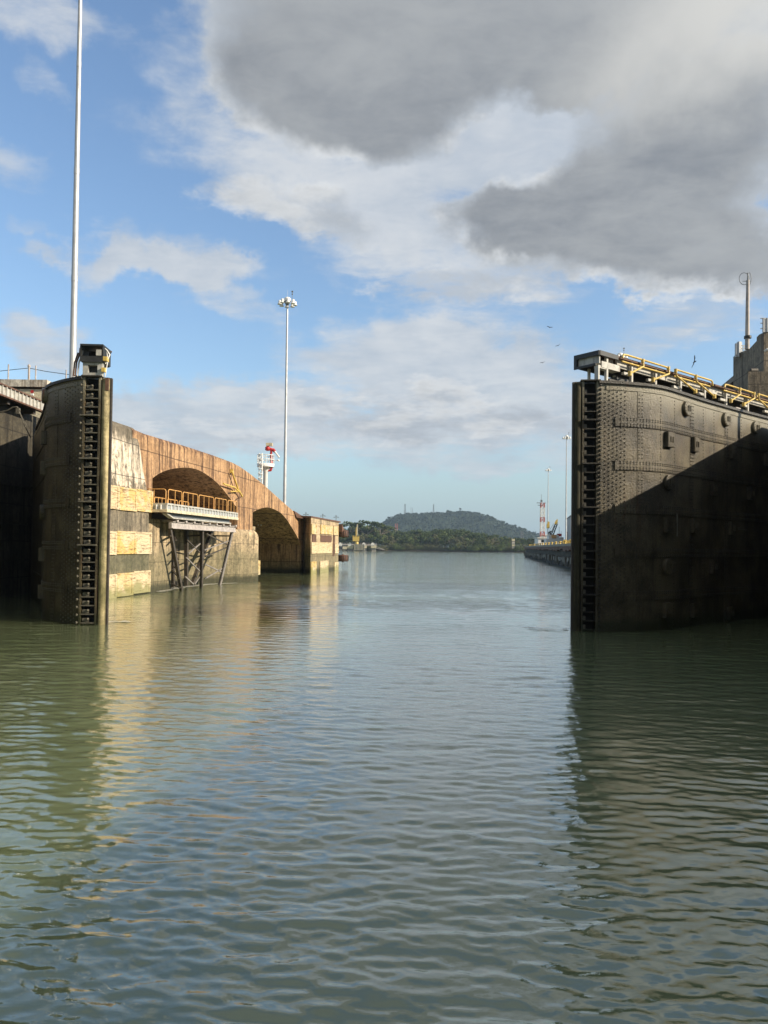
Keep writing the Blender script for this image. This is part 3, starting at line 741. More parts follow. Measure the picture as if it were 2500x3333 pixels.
for (ya, s_a, s_b) in ((1, 0, 0),):
    for a, b in zip(legs_f, legs_r):
        A = pp(*a[0], OF)-Vector((0, 0, .5)); B = pp(*b[0], -1.0)-Vector((0, 0, .5))
        q = MB(); q.bar(A, B, .12, .12); q.build('brace', M_darksteel, tw)
sL, sRr = FP(556, 1712, OF)[0]-.1, FP(763, 1712, OF)[0]
zb0 = FP(556, 1718, OF)[1]; zb1 = zb0+.42
q = MB(); wallbox(q, sL, sRr, OF-.12, OF+.12, zb0, zb1); wallbox(q, sL, sRr, OF-.12, OF+.22, zb0-.05, zb0); wallbox(q, sL, sRr, OF-.12, OF+.22, zb1, zb1+.05); q.build('cap_beam', M_greypale, tw)
q = MB(); wallbox(q, sL, sRr, -1.2, -.9, zb0, zb1); q.build('cap_beam', M_darksteel, tw)
for k in range(9):
    s_ = sL+.6+k*(sRr-sL-1)/8
    q = MB(); wallbox(q, s_-.14, s_+.14, -1.3, OF+.34, zb1+.06, zb1+.2); q.build('sleeper', M_greypale, tw)
# platform resting on the trestle
OP = 1.55
sp0, zp = FP(545, 1637, OP); sp1, _ = FP(775, 1664, OP)
zdk = zp; zf0 = zdk-.56
pf = thing('work_platform', 'pale steel work platform with orange yellow railings below the arch', 'platform', W(sp0, OP, zf0))
OB = -1.9
q = MB(); wallbox(q, sp0, sp1, OB, OP, zdk-.12, zdk); q.build('deck', M_offwhite, pf)
q = MB(); wallbox(q, sp0, sp1, OP-.14, OP-.1, zf0+.1, zdk-.12); wallbox(q, sp0, sp0+.04, OB, OP-.14, zf0+.1, zdk-.12); q.build('fascia', M_ware, pf)
nst = 24
for k in range(nst+1):
    s_ = sp0+.05+k*(sp1-sp0-.1)/nst; q = MB(); wallbox(q, s_-.035, s_+.035, OP-.1, OP, zf0+.1, zdk-.12); q.build('stiffener', M_white, pf)
for k in range(1, 10):
    o_ = OB+k*(OP-OB-.14)/10; q = MB(); wallbox(q, sp0-.1, sp0, o_-.03, o_+.03, zf0+.1, zdk-.12); q.build('stiffener', M_white, pf)
q = MB(); wallbox(q, sp0-.12, sp1, OP-.16, OP+.04, zf0-.1, zf0+.1); wallbox(q, sp0-.12, sp0+.1, OB, OP-.16, zf0-.1, zf0+.1); q.build('kerb_beam', M_cream, pf)
# girder
zg0 = zb1+.24
gs0 = sp0+.5; gs1 = sp1-1.2; go = OP-.35
q = MB()
q.hexa([W(gs0+1.1, go-.06, zg0+.1), W(gs0+1.1, go, zg0+.1), W(gs1, go, zg0+.1), W(gs1, go-.06, zg0+.1)], [W(gs0+.1, go-.06, zf0-.1), W(gs0+.1, go, zf0-.1), W(gs1, go, zf0-.1), W(gs1, go-.06, zf0-.1)])
for k in range(34):
    s_ = gs0+1.4+k*(gs1-gs0-2.4)/34
    if k % 12 != 11: wallbox(q, s_, s_+.13, go+.001, go+.02, (zg0+zf0)/2+.06, (zg0+zf0)/2+.12)
q.build('girder', M_grey, pf)
q = MB(); wallbox(q, gs0+1.0, gs1, go-.2, go+.16, zg0, zg0+.1); q.hexa([W(gs0-.1, go-.2, zf0-.22), W(gs0-.1, go+.16, zf0-.22), W(gs0+1.0, go+.16, zg0), W(gs0+1.0, go-.2, zg0)], [W(gs0-.1, go-.2, zf0-.12), W(gs0-.1, go+.16, zf0-.12), W(gs0+1.0, go+.16, zg0+.1), W(gs0+1.0, go-.2, zg0+.1)]); q.build('girder_flange', M_offwhite, pf)
q = MB(); wallbox(q, gs0+.6, gs1, OB+.2, OB+.4, zg0, zf0); q.build('girder', M_darksteel, pf)
# railings: rounded panels
def rail(a, b, zb_, h, nbar, par, m_=None, r=.036):
    a, b = Vector(a), Vector(b); d = (b-a).normalized(); L = (b-a).length; k = .16
    up = Vector((0, 0, 1)); q = MB()
    q.path([a, a+up*(h-k), a+up*(h-k*.3)+d*k*.3, a+up*h+d*k, b+up*h-d*k, b+up*(h-k*.3)-d*k*.3, b+up*(h-k), b], r, 6)
    for i in range(1, nbar+1):
        c = a+d*(L*i/(nbar+1)); q.tube(c, c+up*h, r*.7, n=6)
    return q.build('railing', m_ or M_orange, par)
cuts = [545, 593, 645, 697, 740, 773]
for a, b, n_ in zip(cuts, cuts[1:], (1, 2, 2, 2, 2)):
    s0, s1 = FP(a+2, 1650, OP-.1)[0], FP(b-2, 1650, OP-.1)[0]
    rail(W(s0, OP-.1, zdk), W(s1, OP-.1, zdk), zdk, 1.0, n_, pf)
rail(W(sp0+.05, OB+1.5, zdk), W(sp0+.05, OP-.15, zdk), zdk, 1.0, 1, pf)
for i in range(5):
    s0 = sp0+.3+i*2.3; rail(W(s0, OB+.1, zdk), W(s0+2.0, OB+.1, zdk), zdk, .75, 2, pf)
q = MB(); q.box(W(sp0-.25, OP-1.9, zf0+.1), (.4, .3, .45)); q.build('orange_buoy_box', M_orange, pf)

# yellow davit arm pinned to the arch wall
A_ = [c3(1335, 625), c3(1400, 810), c3(1440, 878)]
dv = thing('davit_arm', 'bent yellow pipe arm hanging on the brown arch wall', 'pipe arm', pp(*A_[0], .12))
q = MB(); q.path([pp(*p, .35) for p in A_], .09, 8); q.build('main_pipe', M_yel, dv)
q = MB(); q.path([pp(*c3(*p), .35) for p in ((1252, 748), (1265, 757), (1365, 788), (1410, 835))], .08, 8); q.build('strut', M_yel, dv)
q = MB(); q.path([pp(*c3(*p), .3) for p in ((1325, 830), (1385, 826), (1400, 835))], .06, 8); q.build('strut', M_yel, dv)
q = MB(); q.path([pp(*c3(*p), .2) for p in ((1440, 878), (1395, 895), (1372, 925))], .035, 6); q.build('hose', M_rust, dv)
q = MB(); q.box(pp(*A_[0], .15), (.3, .3, .35)); q.build('bracket', M_yel, dv)

# ------------------------------------------------------------------ high masts
def mast(px, yb, yt, Y, zbase, label, lamps=True, r0=.26, pxt=None, grp='high mast floodlights'):
    b = P(px, yb, Y); b.z = zbase
    h = (P(px, yt, Y).z if yt is not None else 44) - zbase
    t = thing('high_mast', label, 'light mast', b, grp)
    top = b+Vector((0, 0, h))
    q = MB(); n = 12; cuts_ = 5
    for i in range(cuts_):
        a_, b_ = i/cuts_, (i+1)/cuts_
        ra, rb = r0*(1-.52*a_), r0*(1-.52*b_)
        q.tube(b+Vector((0, 0, h*a_)), b+Vector((0, 0, h*b_+(.01 if i < cuts_-1 else 0))), ra, rb, n=12, cap=False)
        q.tube(b+Vector((0, 0, h*b_-.45)), b+Vector((0, 0, h*b_)), rb*1.09, rb*1.07, n=12)
    q.build('pole', M_galv, t)
    q = MB(); q.lathe(b, [(r0*1.7, 0), (r0*1.7, .05), (r0*1.1, .12), (r0*1.05, .4)], 12); q.build('base_flange', M_galv, t)
    if lamps:
        q = MB(); c = top+Vector((0, 0, -.2)); q.lathe(c, [(.75, .0), (.82, .15), (.82, .5), (.6, .75), (.2, .9)], 14); q.build('head_frame', M_lampw, t)
        q = MB(); q.lathe(c, [(.25, -1.1), (.45, -.8), (.8, -.05)], 12); q.build('winch_ring', M_grey, t)
        for k in range(8):
            q = MB(); a = k*math.pi/4+.2; q.tube(c+Vector((math.cos(a)*.7, math.sin(a)*.7, -.1)), c+Vector((math.cos(a)*1.5, math.sin(a)*1.5, -.35)), .05, n=5); q.build('lamp_arm', M_galv, t)
        for k in range(8):
            a = k*math.pi/4+.2; lc = c+Vector((math.cos(a)*1.75, math.sin(a)*1.75, -.5))
            g = MB(); g.lathe(lc, [(.12, .55), (.30, .5), (.36, .2), (.34, 0), (.52, -.35), (.55, -.42)][::-1], 10)
            g.build('floodlight', M_lampw, t)
        q = MB(); q.tube(c+Vector((1.1, 0, .2)), c+Vector((1.1, 0, 2.2)), .05, n=6); q.box(c+Vector((1.1, 0, 2.2)), (.4, .3, .3)); q.lathe(c+Vector((1.1, 0, 1.6)), [(.1, -.15), (.22, 0), (.1, .15)], 8); q.build('obstruction_light', M_grey, t)
        q = MB(); q.tube(c+Vector((0, 0, .9)), c+Vector((0, 0, 2.6)), .025, n=5); q.build('lightning_rod', M_galv, t)
        K6 = .62; hl = Vector((0, 0, h-.2))
        for ch_ in [c_ for c_ in t.children if not c_.name.startswith(('pole', 'base_flange'))]:
            for v_ in ch_.data.vertices: v_.co = hl+(v_.co-hl)*K6
    return t
mast(236, 1230, None, 50, 7.0, 'tall pale steel mast rising out of the frame behind the left gate', grp=None)
mast(926, 1640, 975, 105, 5.9, 'grey high mast with lamp ring standing behind the arched wall')
mast(1842, 1760, 1420, 225, 4.7, 'taller of the two slender lamp masts on the far quay beside the right gate')
mast(1783, 1768, 1527, 320, 4.7, 'shorter lamp mast on the far quay between lattice tower and crane')
mast(2015, 1760, 1155, 130, 4.7, 'lamp ring of a high mast showing over the yellow rails of the right gate')

# ------------------------------------------------------------------ fire monitor tower
fb = P(868, 1590, 92); fb.z = 5.9
ft = thing('monitor_tower', 'white caged tower with a red water cannon on top behind the arched wall', 'fire monitor', fb)
def F4(x, y): a, b = c4(x, y); return P(a, b, 92)
zc = lambda y: F4(520, y).z
cx = F4(515, 600).x
q = MB(); q.lathe((cx, 92, 5.9), [(.28, 0), (.28, zc(560)-5.9), (.55, zc(520)-5.9), (.6, zc(490)-5.9)], 14); q.build('column', M_white, ft)
q = MB(); q.lathe((cx, 92, zc(500)), [(1.06, 0), (1.09, .40), (.95, .40)], 20); q.build('platform_ring', M_white, ft)
q = MB()
for k in range(9):
    a = k*2*math.pi/9; x_, y_ = cx+math.cos(a)*1.03, 92+math.sin(a)*1.03; q.tube((x_, y_, zc(470)), (x_, y_, zc(345)), .045, n=5)
for zz_ in (zc(340), zc(400)):
    q.path([(cx+math.cos(k*math.pi/9)*1.03, 92+math.sin(k*math.pi/9)*1.03, zz_) for k in range(19)], .045, 5)
q.build('guard_rail', M_white, ft)
q = MB(); lx = F4(470, 600).x
q.tube((lx-.16, 90.6, 5.9), (lx-.16, 90.6, zc(330)), .05, n=5); q.tube((lx+.2, 90.6, 5.9), (lx+.2, 90.6, zc(330)), .09, n=5)
k = 6.2
while k < zc(360): q.tube((lx-.16, 90.6, k), (lx+.2, 90.6, k), .04, n=4); k += .35
for k in range(6): q.lathe((lx+.05, 90.3, zc(330)-.6*k-.2), [(.32, -.03), (.32, .03)], 10)
q.build('caged_ladder', M_white, ft)
q = MB(); q.path([F4(550, 545), F4(585, 545), F4(600, 500), F4(592, 400), F4(588, 330), F4(595, 280), F4(610, 260)], .15, 8)
q.path([F4(545, 235), F4(580, 260), F4(625, 268), F4(640, 290)], .2, 8); q.lathe(F4(545, 250), [(.14, -.28), (.32, -.18), (.32, .18), (.14, .28)], 12); q.build('cannon_body', M_red, ft)
q = MB(); q.path([F4(640, 290), F4(670, 325), F4(700, 368)], [.15, .10, .13], 10); q.build('cannon_nozzle', M_white, ft)
q = MB(); q.box(F4(568, 195), (.8, .5, .38)); q.build('control_box', M_cream, ft)
q = MB(); q.path([F4(620, 450), F4(640, 410), F4(680, 402)], .035, 6); q.lathe(F4(690, 410), [(.06, -.12), (.17, 0), (.06, .12)], 8); q.build('work_lamp', M_white, ft)

# small far lamp posts above the end block
def lamp_post(px, yt, Y, label):
    b = P(px, 1740, Y); top = P(px, yt, Y)
    t = thing('lamp_post', label, 'lamp post', (b.x, Y, 3.0), 'small lamp posts beyond the end of the wall')
    q = MB(); q.tube((b.x, Y, 3.0), top, .12, .08, n=6); q.build('pole', M_grey, t)
    q = MB(); q.bar(top+Vector((-.55, 0, -.3)), top+Vector((.55, 0, -.2)), .1, .1); q.bar(top+Vector((-.1, -.5, -.25)), top+Vector((.1, .5, -.25)), .1, .1)
    for k in (-.55, .55): q.box(top+Vector((k, 0, -.3)), (.3, .3, .16))
    q.box(top+Vector((0, 0, .1)), (.25, .25, .3)); q.build('lamp_head', M_grey, t)
lamp_post(996, 1671, 190, 'small cross headed lamp post over the foot of the arch wall')
lamp_post(1051, 1676, 190, 'small cross headed lamp post over the middle of the end block')
lamp_post(1094, 1680, 200, 'small cross headed lamp post over the outer corner of the end block')

# ------------------------------------------------------------------ mitre gates
def make_gate(name, label, tip, ang, endx, handed, ztop=10.68):
    """tip: plan point where the face meets the mitre end; handed +1 right leaf, -1 left leaf"""
    u = Vector((math.cos(ang), math.sin(ang), 0))
    v = Vector((u.y, -u.x, 0)) if handed > 0 else Vector((-u.y, u.x, 0))
    tip = Vector(tip)
    g = thing(name, label, 'lock gate', (tip.x, tip.y, 0))
    def L(a, b, z=0): return tip + u*a + v*b + Vector((0, 0, z))
    face = catmull([(0, 0, 0), (.85, .50, 0), (1.66, .84, 0), (2.4, 1.08, 0), (3.3, 1.18, 0), (5, 1.08, 0), (7.15, .93, 0), (10.3, .83, 0), (13.5, .80, 0), (20, .78, 0)], 8)
    face = [L(q.x, q.y) for q in face]
    arc = [0]
    for a, b in zip(face, face[1:]): arc.append(arc[-1]+(b-a).length)
    def on(s):      # point and outward normal on the face at arc length s
        for i in range(len(arc)-1):
            if s <= arc[i+1] or i == len(arc)-2:
                t_ = (s-arc[i])/(arc[i+1]-arc[i]); d = (face[i+1]-face[i]).normalized()
                n_ = Vector((d.y, -d.x, 0))*handed
                return face[i].lerp(face[i+1], t_), n_, d
    E0 = tip.copy(); E1 = tip + Vector(endx) ; ed = (E1-E0).normalized(); EL_ = (E1-E0).length
    inn = Vector((-ed.y, ed.x, 0));
    if inn.dot(u) < 0: inn = -inn
    def e(f, dpt=0): return E0+ed*(EL_*f)+inn*dpt
    REC = .42; f0, f1, f2 = .07, .60, .68
    back = [E1+inn*.05, L(20, -1.0)]
    poly = face + [L(20, -1.0), E1+inn*.10, e(f2+.02, .10), e(f2, 0), e(f1, 0), e(f1, REC), e(f0, REC), e(f0, 0)]
    if handed > 0: poly2 = [(p.x, p.y) for p in poly]
    else: poly2 = [(p.x, p.y) for p in poly][::-1]
    q = MB(); n = len(poly2)
    area = sum(poly2[i][0]*poly2[(i+1) % n][1]-poly2[(i+1) % n][0]*poly2[i][1] for i in range(n))
    if area < 0: poly2 = poly2[::-1]
    q.prism(poly2, -2.5, ztop)
    q.build('skin_plate', M_gate, g)
    # rounded timber at the mitre
    c = e(.86, .10); rad = EL_*.15
    q = MB(); pts = [e(f2+.03, .12)]
    for k in range(0, 9):
        a = math.pi*k/8; pts.append(c - ed*(math.cos(a)*rad) - inn*(math.sin(a)*rad*.9))
    pts += [e(1.0, .12)]
    pl = [(p.x, p.y) for p in pts]
    ar = sum(pl[i][0]*pl[(i+1) % len(pl)][1]-pl[(i+1) % len(pl)][0]*pl[i][1] for i in range(len(pl)))
    if ar < 0: pl = pl[::-1]
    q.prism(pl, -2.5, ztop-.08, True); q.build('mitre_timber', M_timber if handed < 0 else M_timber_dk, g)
    q = MB(); a0 = e(1.02, .14); q.bar(a0+Vector((0, 0, -2.5)), a0+Vector((0, 0, ztop-.02)), .14, .14); q.build('rubber_seal', M_rub, g)
    # dark inside of the slots
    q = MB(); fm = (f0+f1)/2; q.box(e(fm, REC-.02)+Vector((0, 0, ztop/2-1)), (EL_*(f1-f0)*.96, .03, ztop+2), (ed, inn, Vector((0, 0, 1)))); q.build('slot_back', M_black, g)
    # ribs and packing blocks
    sp_ = .372; k = 0; z = ztop-.55
    q = MB(); q.box(e(fm, .15)+Vector((0, 0, ztop+.03)), (EL_*(f1-f0)+.3, .5, .05), (ed, inn, Vector((0, 0, 1)))); q.build('end_cap', M_gate_dark, g)
    major = []
    while z > -.6:
        r_ = MB(); big = (k % 5 == 3)
        zz_ = z
        r_.box(e(fm+(-.05 if big else 0), .13 if not big else .02)+Vector((0, 0, zz_)), (EL_*(f1-f0)*(1.0 if not big else 1.35), .24 if not big else .30, .045 if not big else .06), (ed, inn, Vector((0, 0, 1))))
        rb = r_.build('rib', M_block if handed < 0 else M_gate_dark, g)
        b_ = MB(); fb_ = f0+.17 if handed < 0 else f0+.05+.44
        b_.box(e(f0+(.17 if handed < 0 else .46), .16)+Vector((0, 0, zz_+.12)), (.26 if handed < 0 else .10, .22, .16), (ed, inn, Vector((0, 0, 1))))
        if handed < 0: b_.lathe(e(f0+.27, .04)+Vector((0, 0, zz_+.17)), [(.055, 0), (.055, .05), (.02, .09)], 8, (ed, Vector((0, 0, 1)), -inn))
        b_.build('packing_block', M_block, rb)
        if big: major.append(zz_)
        z -= sp_; k += 1
    # straps along the face and the cover band near the top
    smax = arc[-1]*.86
    def strip(z0, z1, s0, s1, th, m_, nm):
        n_ = max(2, int((s1-s0)/.35)); q = MB(); ring = []
        for i in range(n_+1):
            p, nn, d = on(s0+(s1-s0)*i/n_); ring.append((p, nn))
        for (p, nn), (p2, n2_) in zip(ring, ring[1:]):
            vs = [p+Vector((0, 0, z0)), p2+Vector((0, 0, z0)), p2+n2_*th+Vector((0, 0, z0)), p+nn*th+Vector((0, 0, z0))]
            vt = [x+Vector((0, 0, z1-z0)) for x in vs]
            q.add(vs+vt, [(0, 1, 2, 3), (7, 6, 5, 4), (3, 2, 6, 7), (0, 3, 7, 4), (1, 5, 6, 2)])
        return q.build(nm, m_, g)
    bands = [m_ for m_ in major]
    for zb_ in bands: strip(zb_-.24, zb_+.16, .75, smax, .05, M_gate, 'girder_strap')
    strip(ztop-.36, ztop-.20, .35, smax, .03, M_gate, 'girder_strap')
    strip(ztop-.10, ztop+.02, 0.0, smax, .10, M_gate_dark, 'top_flange')
    for s_ in (2.0, 6.0, 9.6): # butt straps
        for i, zb_ in enumerate([ztop-.36]+bands[:-1]):
            z_hi = zb_-.24 if i else ztop-.36; z_lo = bands[i]+.16
            strip(z_lo, z_hi, s_-.16, s_+.16, .014, M_gate, 'butt_strap')
    # rivets
    q = MB()
    def rivet(s, z, r=.026, th=.0):
        r *= 1.2 if r < .05 else 1.0
        p, nn, d = on(s); c_ = p+nn*(th)+Vector((0, 0, z)); up = Vector((0, 0, 1))
        vs = [c_+d*r, c_+up*r, c_-d*r, c_-up*r, c_+nn*r*.95+d*r*.45+up*r*.45, c_+nn*r*.95-d*r*.45+up*r*.45, c_+nn*r*.95-d*r*.45-up*r*.45, c_+nn*r*.95+d*r*.45-up*r*.45]
        fs = [(4, 5, 6, 7), (0, 1, 4), (1, 5, 4), (1, 2, 5), (2, 6, 5), (2, 3, 6), (3, 7, 6), (3, 0, 7), (0, 4, 7)]
        if handed < 0: fs = [f[::-1] for f in fs]
        q.add(vs, fs, False)
    lim = 15.5 if handed > 0 else 5.0
    z = .1
    while z < ztop-.15:
        rivet(.10, z, .075); z += .186 if handed > 0 else .33
    for j, s_ in enumerate((.32, .50, .68, .86, 1.04, 1.22)):
        z = .08 + (.09 if j % 2 else 0)
        while z < ztop-.2: rivet(s_, z, .030); z += .18
    for zb_ in bands+[ztop-.14]:
        for dz in ((-.20, -.12, .04, .12) if zb_ != ztop-.14 else (-.16, -.05)):
            s_ = 1.0 if zb_ != ztop-.14 else .5
            while s_ < lim: rivet(s_, zb_+dz, .026, .05 if zb_ != ztop-.14 else .0); s_ += .16
    for s_ in (1.92, 2.08, 3.15, 4.3, 5.88, 6.0, 6.12, 7.2, 8.3, 9.5, 9.7, 11.2, 12.6):
        if s_ > lim: continue
        z = .1
        while z < ztop-.4: rivet(s_, z, .024, .014 if s_ in (1.92, 2.08, 5.88, 6.0, 6.12, 9.5, 9.7) else 0); z += .16
    q.build('rivets', M_gate_dark if handed > 0 else M_block, g)  # right: dark for rust and rivet shadow; left: pale for painted glints
    return g, on, L, u, v, arc, major, e, ed, inn

gl_o = P(262, 1700, 31.65); gr_o = P(1945, 1700, 31.3)
angL = math.atan2(.877, -.48); angR = math.atan2(.62, .78)
GL = make_gate('lock_gate', 'riveted steel lock gate at left, seen end on, with ladder like slots', (gl_o.x, gl_o.y, 0), angL, (1.10, .05, 0), -1)
GR = make_gate('lock_gate', 'riveted steel lock gate at right with round and square covers and yellow rails on top', (gr_o.x, gr_o.y, 0), angR, (-.97, .10, 0), 1)

# covers on the right leaf, found by casting the photographed positions onto the real curved face
def onface(G, px, py):
    on, arc = G[1], G[5]; best = None
    d = ray(px, py); A = Vector((0, 0, HC)); s_ = 0.05
    while s_ < arc[-1]:
        p, nn, dd = on(s_); t_ = p.y/d.y; q = A+d*t_
        e_ = abs(q.x-p.x)
        if best is None or e_ < best[0]: best = (e_, s_, q.z)
        s_ += .03
    return best[1], best[2]
def cover(G, px, py, rnd, wid, hgt, lab=None):
    s_, z_ = onface(G, px, py); p, nn, d = G[1](s_); c_ = p+Vector((0, 0, z_)); up = Vector((0, 0, 1))
    X = d if G[1] is GR[1] else -d
    q = MB()
    if rnd:
        q.lathe(c_, [(hgt*.5, 0), (hgt*.5, .14), (hgt*.46, .16), (hgt*.42, .165)], 28, (X, up, nn), False)
        for k in range(14):
            a = k*math.pi/7; q.lathe(c_+X*(math.cos(a)*hgt*.43)+up*(math.sin(a)*hgt*.43)+nn*.165, [(.022, 0), (.015, .02)], 6, (X, up, nn))
    else:
        q.box(c_+nn*.09, (wid, hgt, .18), (X, up, nn)); q.box(c_+nn*.185, (wid*.86, hgt*.9, .02), (X, up, nn))
    cv = q.build('access_cover', M_gate, G[0])
    if lab: cv['label'] = lab
    r_ = MB()
    for k in (-.09, .09):
        r_.box(c_+X*k+nn*.21, (.03, .26, .05), (X, up, nn)); r_.box(c_+X*(k+.03)+up*.1+nn*.20, (.07, .03, .04), (X, up, nn))
    r_.build('lifting_bracket', M_gate, cv)
for (px, py) in ((2232, 1331), (2360, 1365), (2456, 1393), (2173, 1571), (2168, 1844)): cover(GR, px, py, True, .7, .70)
for (px, py, w_) in ((2174, 1432, .56), (2257, 1448, .5), (2379, 1472, .46), (2492, 1496, .5), (2317, 1590, .46), (2439, 1606, .46), (2170, 1709, .56), (2254, 1711, .5), (2377, 1719, .46), (2317, 1844, .5), (2166, 1986, .56), (2254, 1986, .5), (2373, 1996, .5)):
    cover(GR, px, py, False, w_, .66)
for (a, b, r_) in (((2190, 1672), (2191, 1745), .035), ((2391, 1722), (2418, 1724), .03)):
    s0, z0 = onface(GR, *a); s1, z1 = onface(GR, *b); p0, n0, _ = GR[1](s0); p1, n1_, _ = GR[1](s1)
    q = MB(); q.tube(p0+n0*.2+Vector((0, 0, z0)), p1+n1_*.2+Vector((0, 0, z1)), r_, n=8); q.build('hose_pipe', M_block, GR[0])
for py in (1370, 1480, 1560, 1680, 1800, 1925):
    s_, z_ = onface(GL, 140, py); p, nn, d = GL[1](3.6); c_ = p+Vector((0, 0, z_))
    q = MB()
    if py in (1370, 1680): q.lathe(c_, [(.34, 0), (.34, .2), (.31, .22)], 20, (d, Vector((0, 0, 1)), nn), False)
    else: q.box(c_+nn*.1, (.4, .62, .24), (d, Vector((0, 0, 1)), nn))
    q.build('access_cover', M_gate, GL[0])

# ---- walkway on the right leaf
ZT_ = 10.70
def gate_top(G, handed):
    g, on, L, u, v, arc, major, e, ed, inn = G
    up = Vector((0, 0, 1))
    # deck channel: dark hood with white sides, on white portal frames
    q = MB(); zA, zB = ZT_+.85, ZT_+1.32
    x0 = -.75 if handed > 0 else -.75
    def seg(m_, a0, a1, v0, v1, z0, z1): 
        cc = L((a0+a1)/2+.62, (v0+v1)/2-.5, (z0+z1)/2); return m_.box(cc, (abs(a1-a0), abs(v1-v0), z1-z0), (u, v, up))
    return seg, zA, zB
segR, zA, zB = gate_top(GR, 1)
up = Vector((0, 0, 1))
LR = lambda a_, b_, z_: GR[2](a_+.62, b_-.5, z_)
uR, vR = GR[3], GR[4]
# right: deck plate, two side beams, end hood
q = MB(); segR(q, -.35, 20, -.95, .35, zB-.03, zB+.05); q.build('walkway_deck', M_rust, GR[0])
q = MB(); segR(q, 1.3, 20, .02, .12, zA+.10, zB-.03); q.build('walkway_beam', M_offwhite, GR[0])
q = MB(); segR(q, -.3, 20, -.9, -.8, zA-.05, zB-.03); q.build('walkway_beam', M_dark, GR[0])
q = MB(); segR(q, -.40, -.34, -.95, .36, zB-.14, zB+.06); segR(q, -.40, -.34, -.95, -.80, zA-.1, zB-.14); segR(q, -.40, -.34, -.80, .20, zA-.1, zA); segR(q, -.34, 1.0, .34, .39, zB-.14, zB+.06); q.build('end_hood', M_dark, GR[0])
q = MB(); segR(q, -.28, -.22, -.80, .30, zA, zB-.05); q.build('end_plate', M_offwhite, GR[0])
q = MB(); segR(q, -.1, 1.25, -.1, .30, zA-.15, zA+.12); segR(q, -.1, 1.25, -.12, -.06, zA+.12, zB-.04); q.build('end_box', M_offwhite, GR[0])
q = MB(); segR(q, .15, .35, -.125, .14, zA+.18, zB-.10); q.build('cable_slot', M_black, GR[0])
for k, a in enumerate((.25, 2.15, 4.1, 6.3, 8.6, 10.8, 13.2, 15.8)):
    q = MB()
    segR(q, a, a+.12, .18, .30, ZT_, zB-.06)
    segR(q, a-.6, a-.5, .10, .30, ZT_, zA-.1) if k == 0 else None
    segR(q, a-.55, a+.01, .14, .28, zA-.20, zA-.08); segR(q, a-.55, a+.1, .14, .28, ZT_, ZT_+.14)
    q.build('support_frame', M_offwhite, GR[0])
    q = MB(); segR(q, a, a+.1, -.7, -.6, ZT_, zA); q.build('rear_post', M_offwhite, GR[0])
for a in (1.4, 3.2, 5.2, 7.4, 9.7):
    q = MB(); segR(q, a, a+.9, -.6, .05, ZT_+.02, ZT_+.55); q.build('machine_box', M_dark, GR[0])
for a in (5.6, 7.5, 8.1, 11.5):
    q = MB(); segR(q, a, a+.5, .32, .5, ZT_+.02, ZT_+.42); q.build('junction_box', M_greypale, GR[0])
q = MB(); segR(q, 0, 19, .55, .62, ZT_, ZT_+.16); q.build('kerb_angle', M_gate_dark, GR[0])
# folded yellow rails, lying along the deck edge, with slanting stays
def yrail(a0, a1, st):
    q = MB(); h = zB+.13; h2 = zB-.03
    q.path([LR(a0, .46, h2), LR(a0+.08, .46, h), LR(a0+.3, .46, h+.02), LR(a1-.2, .46, h-.0), LR(a1-.05, .46, h-.05), LR(a1, .46, h2-.1)], .045, 8)
    q.path([LR(a0+.1, .36, h2-.12), LR(a1-.1, .36, h2-.12)], .04, 6)
    for (p, dr) in st:
        q.path([LR(p, .48, h), LR(p, .52, h-.3), LR(p+dr, .60, ZT_+.62)], .045, 8)
        q.lathe(LR(p+dr, .60, ZT_+.62), [(.09, -.1), (.09, .1)], 8); q.lathe(LR(p, .48, h-.04), [(.085, -.08), (.085, .08)], 8)
    q.build('folded_handrail', M_yel, GR[0])
yrail(1.2, 5.0, ((2.75, -1.2), (4.9, -1.5)))
yrail(5.5, 9.1, ((5.55, 1.6), (7.4, 1.6)))
yrail(10.3, 13.6, ((11.9, -1.2), (13.5, -1.4)))
yrail(13.9, 18.5, ((14.0, 1.5), (15.9, 1.5)))
# left: seen end on
LL = GL[2]; uL, vL = GL[3], GL[4]
Xc = Vector((1, .05, 0)).normalized(); Yc = Vector((-.05, 1, 0)).normalized()
lo = P(304, 1219, 31.7); lo.z = 0
def segL(m_, x0, x1, y0, y1, z0, z1):
    return m_.box(lo+Xc*((x0+x1)/2)+Yc*((y0+y1)/2)+up*((z0+z1)/2), (abs(x1-x0), abs(y1-y0), z1-z0), (Xc, Yc, up))
z0_, z1_, z2_ = ZT_, ZT_+.62, ZT_+1.32
q = MB(); segL(q, -.50, .47, -.25, .8, z2_-.05, z2_+.03); segL(q, -.52, -.47, -.2, .8, z1_, z2_-.05); segL(q, .42, .47, -.2, .8, z1_, z2_-.05); segL(q, -.47, .42, -.2, .8, z1_-.03, z1_+.22); q.build('end_hood', M_dark, GL[0])
q = MB(); segL(q, -.3, .3, .3, .5, z1_+.3, z2_-.15); q.build('cable_rack', M_black, GL[0])
q = MB(); segL(q, .17, .38, -.22, -.05, z1_+.25, z2_-.2); q.build('junction_box', M_offwhite, GL[0])
q = MB(); segL(q, -.42, -.20, -.1, .1, z0_, z1_); segL(q, .20, .42, -.1, .1, z0_, z1_); segL(q, -.2, .2, -.1, .1, z0_, z0_+.15); segL(q, -.2, .2, -.1, .1, z1_-.15, z1_); q.build('support_frame', M_offwhite, GL[0])
q = MB(); segL(q, -.26, .26, .15, .25, z0_+.1, z1_-.1); q.build('machine_box', M_dark, GL[0])
q = MB(); 
for k in range(10):
    a = k*1.9+.9
    q.box(LL(a+.4, -.9, zB), (1.8, .6, .06), (uL, vL, up))
q.build('walkway_deck', M_rust, GL[0])
